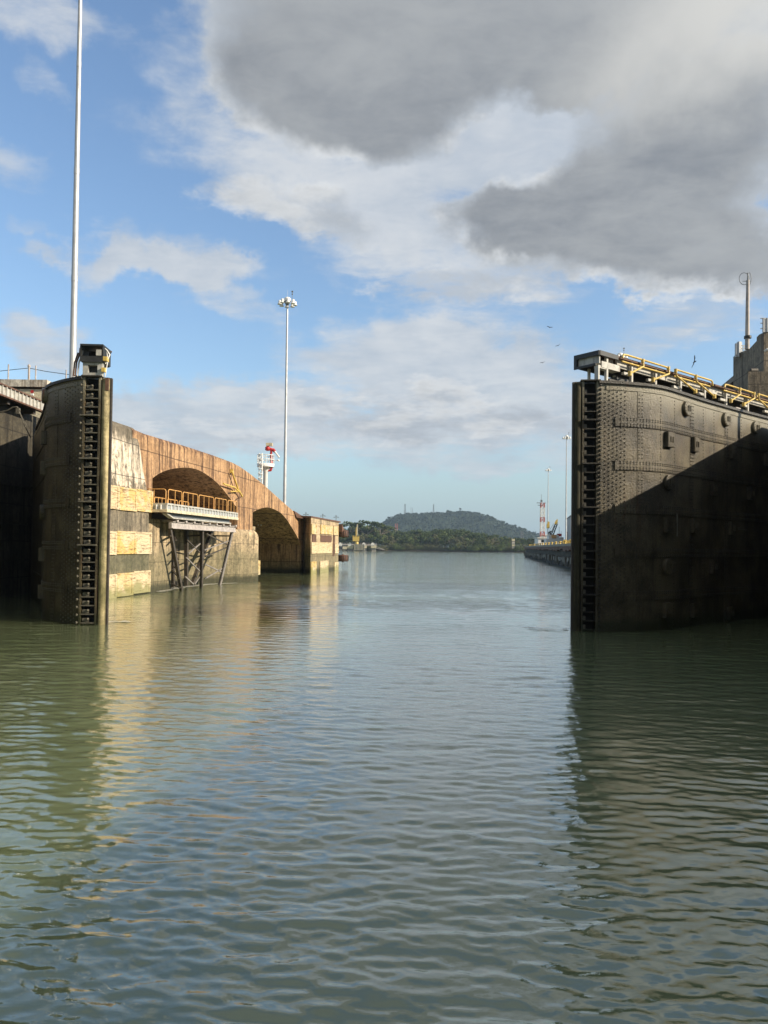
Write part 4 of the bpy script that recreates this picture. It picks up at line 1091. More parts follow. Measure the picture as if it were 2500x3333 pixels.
q = MB(); q.box(LL(10.5, -.62, (ZT_+zB)/2), (18.5, .06, zB-ZT_-.1), (uL, vL, up)); q.build('walkway_beam', M_offwhite, GL[0])  # solid side plate added so the walkway shades the recess wall
for k, (dx, m_) in enumerate(((-.72, M_rust), (-.62, M_white), (-.80, M_rust))):
    q = MB(); q.path([lo+Xc*(dx-.05)+up*z0_, lo+Xc*dx+up*(z0_+.6), lo+Xc*(dx+.12)+up*(z0_+.95), lo+Xc*(dx+.14)+up*(z2_-.1-.1*k)], .035, 7); q.build('folded_handrail', m_, GL[0])
q = MB(); q.path([lo+Xc*.47+up*(z2_-.1), lo+Xc*.55+up*(z2_-.16), lo+Xc*.68+up*(z2_-.36), lo+Xc*.62+up*(z1_+.2), lo+Xc*.5+up*(z1_-.05)], .03, 7); q.build('folded_handrail', M_white, GL[0])
q = MB(); q.path([lo+Xc*.55+up*(z2_-.2), lo+Xc*.60+up*(z1_+.1), lo+Xc*.50+up*z0_], .022, 6); q.build('folded_handrail', M_white, GL[0])
q = MB(); segL(q, .46, .62, -.2, .1, z1_+.04, z1_+.22); segL(q, .40, .54, -.2, .0, z0_+.18, z0_+.36); q.build('yellow_bracket', M_yel, GL[0])
q = MB(); segL(q, .54, .68, -.1, .4, z0_-.6, z0_-.05); q.build('side_bracket', M_rust, GL[0])
for px_ in (164, 241):
    s_, z_ = onface(GL, px_, 1240); p, nn, d = GL[1](s_)
    q = MB(); c_ = p-nn*.15+up*(ZT_+.02); q.path([c_-Xc*.2, c_-Xc*.15+up*.08, c_+Xc*.15+up*.08, c_+Xc*.2], .02, 6); q.build('lifting_eye', M_dark, GL[0])

# ------------------------------------------------------------------ LEFT side wall, recess, walkway, control house
lw = thing('recess_side_wall', 'dark concrete wall of the gate recess at the far left edge', 'side wall', (-24, 40, 0))
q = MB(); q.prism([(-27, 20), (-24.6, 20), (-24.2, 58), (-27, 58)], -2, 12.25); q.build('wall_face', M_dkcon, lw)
q = MB()
q = None
for zz_ in (2.3, 4.7, 7.2):
    q = MB(); q.hexa([(-24.8, 22, zz_), (-24.45, 22, zz_), (-24.1, 57, zz_), (-24.5, 57, zz_)], [(-24.8, 22, zz_+.12), (-24.45, 22, zz_+.12), (-24.1, 57, zz_+.12), (-24.5, 57, zz_+.12)]); q.build('ledge', M_dkcon, lw)
pa = P(0, 1253, 36); pb = P(128, 1306, 40.5)
br = thing('recess_walkway', 'rusty edged plate girder walkway over the gate recess at the left edge', 'walkway', (-23.2, 44, 12))
dirb = Vector((.02, 1, 0)).normalized(); zb_ = 13.06
bx = -23.25
def B(x, y, z): return Vector((bx+x, y, z))
def bbox(m_, x0, x1, y0, y1, z0, z1): return m_.hexa([B(x0, y0, z0), B(x1, y0, z0), B(x1, y1, z0), B(x0, y1, z0)], [B(x0, y0, z1), B(x1, y0, z1), B(x1, y1, z1), B(x0, y1, z1)])
q = MB(); bbox(q, -.1, -.05, 30, 50.2, zb_-.6, zb_-.03); q.build('web', M_offwhite, br)
q = MB(); bbox(q, -.25, .06, 30, 50.2, zb_-.03, zb_+.06); bbox(q, -.25, .06, 30, 50.2, zb_-.70, zb_-.6); q.build('flange', M_rust, br)
for k in range(34):
    q = MB(); bbox(q, -.05, .05, 33+k*.5, 33.07+k*.5, zb_-.6, zb_-.03); q.build('stiffener', M_offwhite, br)
q = MB(); bbox(q, -6, -.26, 30, 50.2, zb_-.42, zb_-.03); q.build('deck', M_dkcon, br)
for k in range(5):
    q = MB(); bbox(q, -6, -.26, 35.5+k*3.4, 35.8+k*3.4, zb_-.95, zb_-.43); q.build('cross_beam', M_darksteel, br)
q = MB(); q.path([P(0, 1342, 45), P(25, 1336, 45), P(42, 1326, 45), P(56, 1325, 45), P(66, 1338, 45)], .05, 8); q.build('cable', M_block, br)
q = MB(); q.path([P(58, 1328, 45), P(78, 1380, 45), P(100, 1425, 45.5)], .03, 6); q.build('hanging_cable', M_block, br)
q = MB(); q.path([P(60, 1335, 45), P(88, 1388, 45)], .02, 6); q.box(P(59, 1338, 45), (.2, .2, .35)); q.build('shackle', M_block, br)

ch = thing('control_house', 'flaking white concrete parapet over a cream wall behind the left gate', 'building', P(40, 1300, 56)*1)
def cbox(px0, px1, y0, y1, Y, dep, m_, nm, par):
    a, b = P(px0, y0, Y), P(px1, y1, Y); q = MB()
    q.hexa([(a.x, Y, b.z), (b.x, Y, b.z), (b.x, Y+dep, b.z), (a.x, Y+dep, b.z)], [(a.x, Y, a.z), (b.x, Y, a.z), (b.x, Y+dep, a.z), (a.x, Y+dep, a.z)]); return q.build(nm, m_, par)
cbox(-260, 150, 1262, 1400, 56, 9, M_cream, 'wall', ch)
cc = P(40, 1232, 62); q = MB(); q.lathe((cc.x, 62.5, P(40, 1262, 56).z), [(9.5, 0), (9.7, 0), (9.7, P(40, 1232, 56).z-P(40, 1262, 56).z), (9.3, P(40, 1232, 56).z-P(40, 1262, 56).z)], 48, None, False); 
cbox(-260, 152, 1231, 1259, 55.8, 9.4, M_flake, 'parapet', ch)
cbox(-260, 152, 1259, 1264, 55.9, .2, M_rust, 'brown_band', ch)  # thin brown strip below the parapet
for px_, yt in ((27, 1186), (94, 1192), (116, 1190), (215, 1204)):
    a, b = P(px_, 1236, 56.5), P(px_+1, yt, 56.5)
    q = MB(); q.tube(a, b, .05 if px_ != 94 else .08, n=6)
    if px_ == 94: q.lathe(b, [(.05, -.15), (.14, 0), (.05, .15)], 8)
    q.build('roof_post', M_greypale, ch)
q = MB(); pts = [P(0, 1208, 56.5), P(45, 1203, 56.5), P(94, 1198, 56.5), P(150, 1209, 56.5), P(215, 1218, 56.5), P(262, 1224, 56.5)]; q.path(pts, .025, 5); q.build('roof_wire', M_dark, ch)
ls = P(105, 1275, 55.4)
sp_o = thing('loudspeaker', 'small red and white loudspeaker on the cream wall behind the left gate', 'loudspeaker', ls)
q = MB(); q.lathe(ls, [(.05, .14), (.07, .07), (.12, 0), (.13, -.03)][::-1], 12, (Vector((1, 0, 0)), Vector((0, 0, 1)), Vector((0, 1, 0)))); q.build('horn', M_red, sp_o)
q = MB(); q.box(ls+Vector((0, .05, -.2)), (.16, .15, .14)); q.build('bracket', M_white, sp_o)

# ------------------------------------------------------------------ RIGHT lock wall beside the camera (throws the shade on the gate)
rw = thing('chamber_side_wall', 'concrete lock wall running out of the right edge of the picture', 'lock wall', (21, 20, 0))
WT = 10.35
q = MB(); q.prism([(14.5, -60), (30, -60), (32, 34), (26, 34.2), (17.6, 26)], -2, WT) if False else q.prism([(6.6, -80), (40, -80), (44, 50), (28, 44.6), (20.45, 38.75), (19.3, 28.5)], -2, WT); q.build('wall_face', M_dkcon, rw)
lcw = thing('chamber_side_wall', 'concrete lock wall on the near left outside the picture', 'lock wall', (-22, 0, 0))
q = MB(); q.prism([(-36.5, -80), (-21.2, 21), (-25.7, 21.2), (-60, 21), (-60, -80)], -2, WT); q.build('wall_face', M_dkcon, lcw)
# mast on that wall: its shadow crosses the gate
mst = thing('service_mast', 'grey service mast standing on the right lock wall', 'service mast', (22.3, 36.0, WT))
q = MB(); q.tube((22.3, 36.0, WT), (22.3, 36.0, WT+9), .13, .12, n=12); q.build('pole', M_galv, mst)
q = MB(); q.box((22.3, 36.0, WT+9.1), (.8, .6, .3)); q.build('lamp_head', M_grey, mst)
qb = MB(); qb.prism([(27, 50.0), (46, 51.0), (46, 70), (29, 66)], -2, 9.9); qb.build('quay_ground', M_quaytop)['kind'] = 'structure'
# concrete tower at the right edge
def c2(x, y): return 2330+x/4.606, 860+y/4.606
tt = thing('concrete_tower', 'stained concrete tower block with a sloping wing rising above the right gate', 'concrete tower', P(2450, 1400, 52))
def tz(x, y, Y): return P(*c2(x, y), Y)
YT = 50
q = MB(); a = tz(265, 1390, YT); prof = [tz(262, 1390, YT), tz(300, 1345, YT), tz(500, 1270, YT), tz(612, 1150, YT), tz(612, 1095, YT), tz(650, 1055, YT), tz(720, 1020, YT)]
botz = 4
# wing: side wall in perspective running away to the left, dark flank
prof_c = [(262, 1390), (300, 1345), (500, 1270), (612, 1150), (612, 1095), (650, 1055), (720, 1020)]
A_s = [P(*c2(x, y), 56.5-6.5*(x-262)/458) for x, y in prof_c]
fr_ = [Vector((p.x, p.y, botz)) for p in A_s]; bk = [p+Vector((2.8, 4, 0)) for p in A_s]; bkb = [Vector((p.x, p.y, botz)) for p in bk]
n = len(A_s)
q.add(fr_+A_s+bk+bkb, [(i, i+1, n+i+1, n+i) for i in range(n-1)]+[(n+i, n+i+1, 2*n+i+1, 2*n+i) for i in range(n-1)]+[(0, n, 2*n, 3*n), (n-1, 4*n-1, 3*n-1, 2*n-1)])
q.build('side_wing', M_tower, tt)
q = MB(); a, b = tz(718, 1020, YT), tz(1150, 2300, YT)
q.hexa([(a.x, A_s[-1].y-.02, botz), (a.x+9, A_s[-1].y-.02, botz), (a.x+9, YT+14, botz), (a.x+7.6, YT+14, botz)], [(a.x, A_s[-1].y-.02, a.z), (a.x+9, A_s[-1].y-.02, a.z), (a.x+9, YT+14, a.z), (a.x+7.6, YT+14, a.z)]); q.build('main_block', M_tower, tt)
q = MB(); a, b = tz(484, 1610, 47.5), tz(1200, 2300, 47.5)
q.hexa([(a.x, 47.5, botz), (a.x+9, 46.6, botz), (a.x+9, 53, botz), (a.x+3.2, 53, botz)], [(a.x, 47.5, a.z), (a.x+9, 46.6, a.z), (a.x+9, 53, a.z), (a.x+3.2, 53, a.z)]); q.build('lower_block', M_tower, tt)
# curved foot sweeping down to the left
ft_ = [tz(265, 1750, YT), tz(180, 1820, YT), tz(110, 1880, YT), tz(-50, 1990, YT), tz(-260, 2060, YT)]
q = MB(); F0 = [P(*c2(x, y), 57.5) for x, y in ((560, 1500), (265, 1750), (180, 1820), (110, 1880), (-50, 1990), (-260, 2060))]
fb_ = [Vector((p.x, p.y, botz)) for p in F0]; tk = [p+Vector((0, 2.5, 0)) for p in F0]; n = len(F0)
q.add(F0+fb_+tk, [(i, i+1, n+i+1, n+i) for i in range(n-1)]+[(i+1, i, 2*n+i, 2*n+i+1) for i in range(n-1)]); q.build('sloping_foot', M_tower, tt)
for (x0, y0, x1, y1, r_) in ((540, 1500, 540, 1595, .05), (590, 1560, 590, 1610, .04)):
    pass
q = MB(); q.path([tz(470, 1275, YT), tz(480, 240, YT)], [.16, .11], 8); q.build('aerial_pole', M_greypale, tt)
q = MB(); q.tube(tz(480, 240, YT), tz(478, 130, YT), .04, n=5)
for dx in (-42, 34):
    c_ = tz(478+dx, 210, YT); q.path([c_+Vector((math.cos(k*math.pi/6)*.34*(1 if dx < 0 else .4), .1, math.sin(k*math.pi/6)*.42)) for k in range(13)], .02, 5)
q.bar(tz(400, 255, YT), tz(520, 255, YT), .03); q.build('aerial_loops', M_grey, tt)
q = MB(); q.lathe(tz(478, 1095, YT), [(.25, -.08), (.25, .08)], 8); q.build('pole_collar', M_dark, tt)
for x_ in (300, 340, 372):
    q = MB(); q.path([tz(x_, 1395, YT+5), tz(x_+2, 1190 if x_ < 310 else 1165, YT+5)], .09 if x_ != 340 else .14, 8); q.build('rail_post', M_galv, tt)
q = MB()
for x_ in (400, 425, 450): q.tube(tz(x_, 1320, YT+4), tz(x_, 1215, YT+4), .03, n=5)
for y_ in (1220, 1265): q.tube(tz(372, y_, YT+4), tz(520, y_, YT+4), .03, n=5)
q.build('roof_railing', M_white, tt)
q = MB()
for x_ in (712, 728, 768): q.tube(tz(x_, 1020, YT), tz(x_, 810, YT), .07 if x_ != 768 else .11, n=6)
for y_ in (812, 885, 965): q.tube(tz(670, y_, YT), tz(790, y_, YT), .04, n=5)
q.build('roof_aerials', M_galv, tt)
q = MB()
for k in range(6): q.lathe(tz(530+k*17, 1605, 47.6), [(.08, 0), (.10, .12), (.03, .2)], 6)
q.build('anchor_bolts', M_darksteel, tt)
q = MB(); q.lathe(tz(770, 1290, YT-1), [(.1, -.1), (.22, 0), (.1, .1)], 8); q.build('wall_lamp', M_white, tt)

# ------------------------------------------------------------------ RIGHT quay beyond the gate
QN = P(1872, 1852, 129); QF = P(1712, 1812.5, 323)
qd = Vector((QF.x-QN.x, QF.y-QN.y, 0)).normalized(); qn = Vector((qd.y, -qd.x, 0))    # qn away from the channel
Q0 = Vector((QN.x, QN.y, 0))
LQ = (Vector((QF.x, QF.y, 0))-Q0).length
def Q(s, o, z): return Q0+qd*s+qn*o+Vector((0, 0, z))
ZQ = 4.55
quay = thing('quay_wall', 'long dark quay wall with ragged timber fendering on the right beyond the gate', 'quay', Q(LQ, 0, 0))
def qbox(m_, s0, s1, o0, o1, z0, z1): return m_.hexa([Q(s0, o0, z0), Q(s0, o1, z0), Q(s1, o1, z0), Q(s1, o0, z0)], [Q(s0, o0, z1), Q(s0, o1, z1), Q(s1, o1, z1), Q(s1, o0, z1)])
q = MB(); qbox(q, -60, LQ, 0, 45, -2, ZQ-.5); q.build('wall_face', M_dkcon, quay)
q = MB(); qbox(q, -60, LQ+.5, -.5, 45, ZQ-.5, ZQ); q.build('coping', M_quaytop, quay)
q = MB(); q2 = MB(); s_ = -20
while s_ < LQ:
    wv = random.uniform(1.0, 3.5); dz = random.uniform(0, .5)
    qbox(q, s_, s_+wv*.9, -.62, -.1, ZQ-1.0-dz, ZQ-.52)
    if random.random() < .75: qbox(q2, s_, s_+wv*.85, -.75-random.random()*.3, -.05, 1.35-random.uniform(0, .7), 1.9+random.uniform(-.1, .25))
    if random.random() < .35: q2.bar(Q(s_, -.6, 1.6), Q(s_+random.uniform(-1, 1), -.9, .3), .25, .2)
    s_ += wv
q.build('coping_fender', M_rust, quay); q2.build('broken_fender_timber', M_block, quay)
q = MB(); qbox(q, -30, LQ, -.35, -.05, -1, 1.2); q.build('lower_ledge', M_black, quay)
# bollards
for i in range(16):
    s_ = 8+i*12.2; c_ = Q(s_, 1.3, ZQ)
    if i == 0:
        bo = thing('bollard', 'squat yellow mooring bollard near the edge of the far quay', 'bollard', c_, 'yellow bollards on the far quay')
        q = MB(); q.lathe(c_, [(.38, 0), (.38, .1), (.24, .16), (.21, .5), (.36, .6), (.36, .7), (.2, .8)], 12); q.build('post', M_yel, bo)
        q = MB(); q.box(c_+up*.03, (1.4, 1.4, .06)); q.build('base_plate', M_rust, bo)
        b0 = bo
    else:
        b_ = copy_tree(b0); b_.location = c_
# red and yellow things lying along the edge
for i, (px_, sz, m_, lab) in enumerate(((1858, .62, M_yel, 'large yellow drum on the quay edge beside the right gate'), (1840, .75, M_yel, 'yellow drum at the foot of the taller lamp mast'), (1820, .5, M_cream, 'pale drum left of the taller lamp mast'))):
    Yq = 170+i*25; p = P(px_, 1770, Yq); c_ = Vector((p.x, Yq, ZQ))
    t = thing('cable_drum', lab, 'cable drum', c_, 'drums on the far quay')
    q = MB(); ax = (Vector((0, 0, 1)), qn, qd); cen = c_+up*sz
    q.lathe(cen, [(sz, -.45), (sz, -.35), (sz*.6, -.34), (sz*.6, .34), (sz, .35), (sz, .45)], 16, ax, False); q.build('reel', m_, t)
    q = MB(); q.box(c_+up*.12, (1.2, 1.2, .2)); q.build('cradle', M_rust, t)
# low quay rail fence
# white cabin
Yb = 285; cb = P(1772, 1770, Yb)
ho = thing('control_cabin', 'white quay cabin with dark windows at the foot of the lattice tower', 'cabin', (cb.x, Yb, ZQ))
def hb(x0, x1, z0, z1, m_, nm, par, y0=0, y1=7):
    q = MB(); q.hexa([(x0, Yb+y0, z0), (x1, Yb+y0, z0), (x1, Yb+y1, z0), (x0, Yb+y1, z0)], [(x0, Yb+y0, z1), (x1, Yb+y0, z1), (x1, Yb+y1, z1), (x0, Yb+y1, z1)]); return q.build(nm, m_, par)
xa, xb = P(1752, 1760, Yb).x, P(1788, 1760, Yb).x
wl_ = hb(xa, xb, ZQ, ZQ+3.0, M_white, 'wall', ho); hb(xa-.4, xb+.4, ZQ+3.0, ZQ+3.3, M_white, 'roof', ho, -.4, 7.4)
hb(xa+1.2, xb-.9, ZQ+1.4, ZQ+2.4, M_window, 'window', ho, -.04, 0)
xa, xb = P(1800, 1760, Yb).x, P(1836, 1760, Yb).x
h2 = thing('quay_building', 'low white flat roofed building between the crane and the taller lamp mast', 'building', (xa, Yb, ZQ))
hb(xa, xb, ZQ, ZQ+2.2, M_white, 'wall', h2, 20, 30); hb(xa+2, xb-.5, ZQ+2.2, ZQ+4.6, M_white, 'upper_floor', h2, 22, 29); hb(xa-.3, xb+.3, ZQ+4.6, ZQ+4.9, M_white, 'roof', h2, 21.5, 29.5)
hb(xa+3, xa+5.5, ZQ+3.1, ZQ+4.1, M_window, 'window', h2, 21.95, 22)
# warehouse
Yw = 240; p0, p1 = P(1858, 1680, Yw), P(1905, 1672, Yw)
wh = thing('warehouse', 'grey clad warehouse end wall beside the edge of the right gate', 'warehouse', (p0.x, Yw, ZQ))
q = MB(); q.hexa([(p0.x, Yw, ZQ), (p0.x+14, Yw-1, ZQ), (p0.x+14, Yw+25, ZQ), (p0.x+5, Yw+25, ZQ)], [(p0.x, Yw, p0.z), (p0.x+14, Yw-1, p1.z+1.2), (p0.x+14, Yw+25, p1.z+1.2), (p0.x+5, Yw+25, p0.z)]); q.build('wall', M_ware, wh)
q = MB(); q.hexa([(p0.x-.2, Yw-.2, p0.z), (p0.x+14.2, Yw-1.2, p1.z+1.2), (p0.x+14.2, Yw+25, p1.z+1.2), (p0.x+4.8, Yw+25, p0.z)], [(p0.x-.2, Yw-.2, p0.z+.3), (p0.x+14.2, Yw-1.2, p1.z+1.5), (p0.x+14.2, Yw+25, p1.z+1.5), (p0.x+4.8, Yw+25, p0.z+.3)]); q.build('roof', M_grey, wh)
for j in range(3):
    q = MB(); q.box((p0.x+1.4, Yw-.15, ZQ+1+j*2.2), (1.7, .1, 1.6)); q.build('panel', M_offwhite, wh)

# lattice towers
def lattice(name, label, px, ybase, ytop, Y, w0, w1, zb, cols, grp=None, sections=9, plat=True, rad=.10):
    b = P(px, ybase, Y); top = P(px, ytop, Y).z
    t = thing(name, label, 'lattice tower', (b.x, Y, zb), grp)
    H = top-zb
    for i in range(sections):
        z0, z1 = zb+H*i/sections, zb+H*(i+1)/sections
        a0, a1 = w0+(w1-w0)*i/sections, w0+(w1-w0)*(i+1)/sections
        q = MB(); C0 = [Vector((b.x+sx*a0/2, Y+sy*a0/2, z0)) for sx, sy in ((-1, -1), (1, -1), (1, 1), (-1, 1))]; C1 = [Vector((b.x+sx*a1/2, Y+sy*a1/2, z1)) for sx, sy in ((-1, -1), (1, -1), (1, 1), (-1, 1))]
        for k in range(4):
            q.tube(C0[k], C1[k], rad, n=4); q.tube(C0[k], C1[(k+1) % 4], rad*.7, n=4); q.tube(C1[k], C0[(k+1) % 4], rad*.7, n=4); q.tube(C1[k], C1[(k+1) % 4], rad*.7, n=4)
        q.build('lattice_section', cols[i % len(cols)], t)
    if plat:
        q = MB(); q.bar((b.x-w1*1.6, Y, top), (b.x+w1*.9, Y, top), .25, .25); q.bar((b.x-w1*1.3, Y, top-1), (b.x, Y, top-1), .2, .2); q.box((b.x-w1*.3, Y, top+.8), (.7, .7, .9)); q.build('antenna_frame', M_grey, t)
        q = MB(); q.tube((b.x-w1*.35, Y, top), (b.x-w1*.35, Y, top+H*.2), .07, n=4); q.build('whip_aerial', M_grey, t)
    return t
lattice('lattice_tower', 'red and white lattice radio tower at the far end of the quay', 1765, 1760, 1637, 305, 1.7, 1.5, ZQ, [M_white, M_white, M_pinkred], sections=9, rad=.11)

# mobile crane
def c8(x, y): return 1700+x/4.425, 1380+y/4.425
YC = 262
def C8(x, y, dy=0): return P(*c8(x, y), YC+dy)
cr = thing('barge_crane', 'dark lattice boom crane with a yellow jib head behind the quay', 'crane', C8(440, 1680))
base = C8(420, 1700)
q = MB()
for (dx, dy) in ((-18, 0), (18, 0), (-18, 2), (18, 2)): q.tube(C8(430+dx, 1600, dy), C8(490+dx*.9, 1445, dy), .16, n=5)
for k in range(8):
    ta, tb = k/8, (k+1)/8
    xa_, ya_, xb_, yb2 = 430+60*ta, 1600-155*ta, 430+60*tb, 1600-155*tb
    s1_ = 18 if k % 2 else -18
    q.tube(C8(xa_+s1_, ya_), C8(xb_-s1_, yb2), .11, n=4); q.tube(C8(xa_+s1_, ya_, 2), C8(xb_-s1_, yb2, 2), .11, n=4)
q.build('boom', M_dark, cr)
q = MB(); q.add([C8(468, 1445), C8(508, 1450), C8(512, 1370), C8(490, 1380), C8(465, 1420), C8(468, 1445, 1.5), C8(508, 1450, 1.5), C8(512, 1370, 1.5), C8(490, 1380, 1.5), C8(465, 1420, 1.5)], [(0, 1, 2, 3, 4), (9, 8, 7, 6, 5), (0, 5, 6, 1), (1, 6, 7, 2), (2, 7, 8, 3), (3, 8, 9, 4), (4, 9, 5, 0)]); q.build('jib_head', M_yel, cr)
q = MB(); q.box(C8(440, 1650, 1), (3.6, 3, 2.6)); q.box(C8(440, 1700, 1), (5.5, 3.4, 2.2)); q.build('machine_house', M_white, cr)
q = MB(); q.box(C8(450, 1620, 0), (1.6, 2, 1.2)); q.build('winch_cover', M_orange, cr)
q = MB(); q.path([C8(460, 1430), C8(405, 1510), C8(375, 1600)], .05, 4); q.path([C8(470, 1440), C8(410, 1560)], .05, 4); q.build('boom_stay', M_dark, cr)
q = MB()
for (x0, y0, x1, y1) in ((365, 1700, 380, 1560), (400, 1700, 395, 1560), (365, 1640, 420, 1570), (380, 1560, 430, 1545), (420, 1700, 405, 1540)): q.tube(C8(x0, y0, 2), C8(x1, y1, 2), .16, n=5)
q.build('gantry', M_darksteel, cr)
yo = C8(372, 1470, 3)
fl_ = thing('signal_head', 'small yellow signal head on a thin post beside the shorter lamp mast', 'signal', Vector((yo.x, YC+3, ZQ)))
q = MB(); q.tube((yo.x, YC+3, ZQ), yo, .12, n=6); q.build('post', M_galv, fl_); q = MB(); q.box(yo, (1.0, .6, 1.6)); q.box(yo+Vector((.1, 0, 1.2)), (.7, .5, .8)); q.build('signal_box', M_yel, fl_)
for (x_, y_, lab) in ((532, 1480, 'thin aerial on a white stub tower right of the crane'), (560, 1540, 'shorter thin aerial just left of the taller lamp mast')):
    b_ = C8(x_, 1680, 4)
    t = thing('thin_aerial', lab, 'aerial', (b_.x, YC+4, ZQ)); q = MB(); q.tube((b_.x, YC+4, ZQ), C8(x_, y_, 4), .14, .05, n=5); q.build('rod', M_grey, t)
    q = MB(); q.box(C8(x_, 1600 if x_ == 532 else 1650, 4), (1.6, 1, 1.0)); q.build('housing', M_red if x_ == 532 else M_white, t)
# small signal near taller mast
sg = C8(645, 1580, -60*0); t = thing('signal_head', 'red signal discs on a post right of the taller lamp mast', 'signal', (sg.x, YC, ZQ)); q = MB(); q.tube((sg.x, YC, ZQ), sg+up*.3, .1, n=6); q.build('post', M_white, t)
for k in (0, 62): 
    q = MB(); q.lathe(C8(645, 1580+k), [(.55, 0), (.55, .2)], 12, (Vector((1, 0, 0)), Vector((0, 0, 1)), Vector((0, 1, 0)))); q.build('signal_disc', M_red, t)

# ------------------------------------------------------------------ far shore
def shore_x(px, Y): return P(px, 1785, Y).x
sh = MB(); xs = [-420+i*20 for i in range(60)]
rows = []
for j, (dy, z_) in enumerate(((0, -1), (3, .25), (9, 1.2), (30, 2.2), (140, 3.5), (1600, 4.5))):
    rows.append([Vector((x, 705-.10*x+(12*mnoise.noise(Vector((x*.013, 1, 0))))*(1 if j < 4 else 0)+dy, z_)) for x in xs])
n = len(xs); sh.add([v for r_ in rows for v in r_], [(j*n+i, j*n+i+1, (j+1)*n+i+1, (j+1)*n+i) for j in range(5) for i in range(n-1)])
tag(sh.build('shore_ground', M_shore), kind='structure')
def shoreY(x): return 705-.10*x+12*mnoise.noise(Vector((x*.013, 1, 0)))

def tree_mesh(seed, kind):
    rnd = random.Random(seed)
    H = 1.0
    tr = MB(); cr_ = MB()
    if kind == 'umbrella':
        segs = [((0, 0, 0), (.02, 0, .45)), ((.02, 0, .42), (-.22, .05, .74)), ((.02, 0, .45), (.20, -.04, .78)), ((.02, 0, .45), (.04, .1, .82)), ((-.1, .02, .58), (-.36, 0, .72)), ((.1, 0, .6), (.36, 0, .74))]
        clumps = [(rnd.uniform(-.42, .42), rnd.uniform(-.3, .3)) for _ in range(15)]
        clumps = [(x, y, .78+.16*(1-(x/.45)**2)+rnd.uniform(-.05, .05), rnd.uniform(.09, .15), .35) for x, y in clumps]
    elif kind == 'bare':
        segs = [((0, 0, 0), (0, 0, .4))]+[((0, 0, .35+.03*k), (rnd.uniform(-.3, .3), rnd.uniform(-.2, .2), rnd.uniform(.65, .95))) for k in range(7)]
        clumps = [(rnd.uniform(-.32, .32), rnd.uniform(-.3, .3), rnd.uniform(.45, .92), rnd.uniform(.06, .12), .7) for _ in range(14)]
    elif kind == 'shrub':
        segs = [((0, 0, 0), (0, 0, .4))]
        clumps = [(rnd.uniform(-.5, .5), rnd.uniform(-.4, .4), rnd.uniform(.15, .75), rnd.uniform(.2, .32), .85) for _ in range(13)]
    else:
        segs = [((0, 0, 0), (0, 0, .55)), ((0, 0, .35), (-.2, 0, .65)), ((0, 0, .4), (.2, .05, .7)), ((0, 0, .45), (.02, .1, .85))]
        clumps = []
        for _ in range(26):
            a = rnd.uniform(0, 6.28); rr = rnd.uniform(0, .36); z_ = rnd.uniform(.30, .92); k = 1-abs(z_-.6)/.5
            clumps.append((math.cos(a)*rr*(.4+.9*k), math.sin(a)*rr*(.4+.9*k), z_, rnd.uniform(.10, .17), .75))
    for a, b in segs: tr.path([a, tuple((Vector(a)+Vector(b))/2+Vector((rnd.uniform(-.02, .02), 0, 0))), b], [.022, .016, .009], 5)
    for (x, y, z_, r_, fl2) in clumps:
        nleaf = int(46*(r_/.12)**1.3)
        for _ in range(nleaf):
            d = Vector((rnd.gauss(0, 1), rnd.gauss(0, 1), rnd.gauss(0, 1))).normalized(); rr = r_*rnd.uniform(.55, 1.08)
            c_ = Vector((x, y, z_))+Vector((d.x*rr, d.y*rr, d.z*rr*fl2))
            nn = (d+Vector((rnd.gauss(0, .5), rnd.gauss(0, .5), rnd.gauss(0, .5)+.3))).normalized()
            t1 = nn.orthogonal().normalized(); t2 = nn.cross(t1); sz = rnd.uniform(.022, .042)
            a_ = rnd.uniform(0, 6.28); e1 = t1*math.cos(a_)+t2*math.sin(a_); e2 = nn.cross(e1)
            cr_.add([c_+e1*sz, c_+e2*sz*.7, c_-e1*sz, c_-e2*sz*.7], [(0, 1, 2, 3)])
    return tr, cr_
protos = []
for seed, kind, m_ in ((1, 'round', M_fold), (2, 'round', M_fol), (3, 'round', M_fold), (4, 'umbrella', M_fold), (5, 'umbrella', M_fol), (6, 'bare', M_folo), (7, 'shrub', M_folo), (8, 'shrub', M_fol), (9, 'round', M_folo)):
    tr, cn = tree_mesh(seed, kind)
    def mk(mbx, nm, mm):
        me = bpy.data.meshes.new(nm); me.from_pydata([tuple(v) for v in mbx.v], [], mbx.f); me.materials.append(mm); return me
    protos.append((kind, mk(tr, 'trunk', M_barkt), mk(cn, 'crown', m_)))
def plant(pi, x, y, h, wd, label, group, z=1.2):
    kind, tm, cm = protos[pi]
    nm = 'shrub' if kind == 'shrub' else 'broadleaf_tree' if kind != 'umbrella' else 'umbrella_tree'
    t = thing(nm, label, 'shrub' if kind == 'shrub' else 'tree', (x, y, z), group)
    t.rotation_euler.z = random.uniform(0, 6.28) if kind != 'umbrella' else 0
    t.scale = (wd, wd, h)
    for me, nn in ((tm, 'trunk'), (cm, 'crown')):
        o = bpy.data.objects.new(nn, me); col.objects.link(o); o.parent = t
    return t
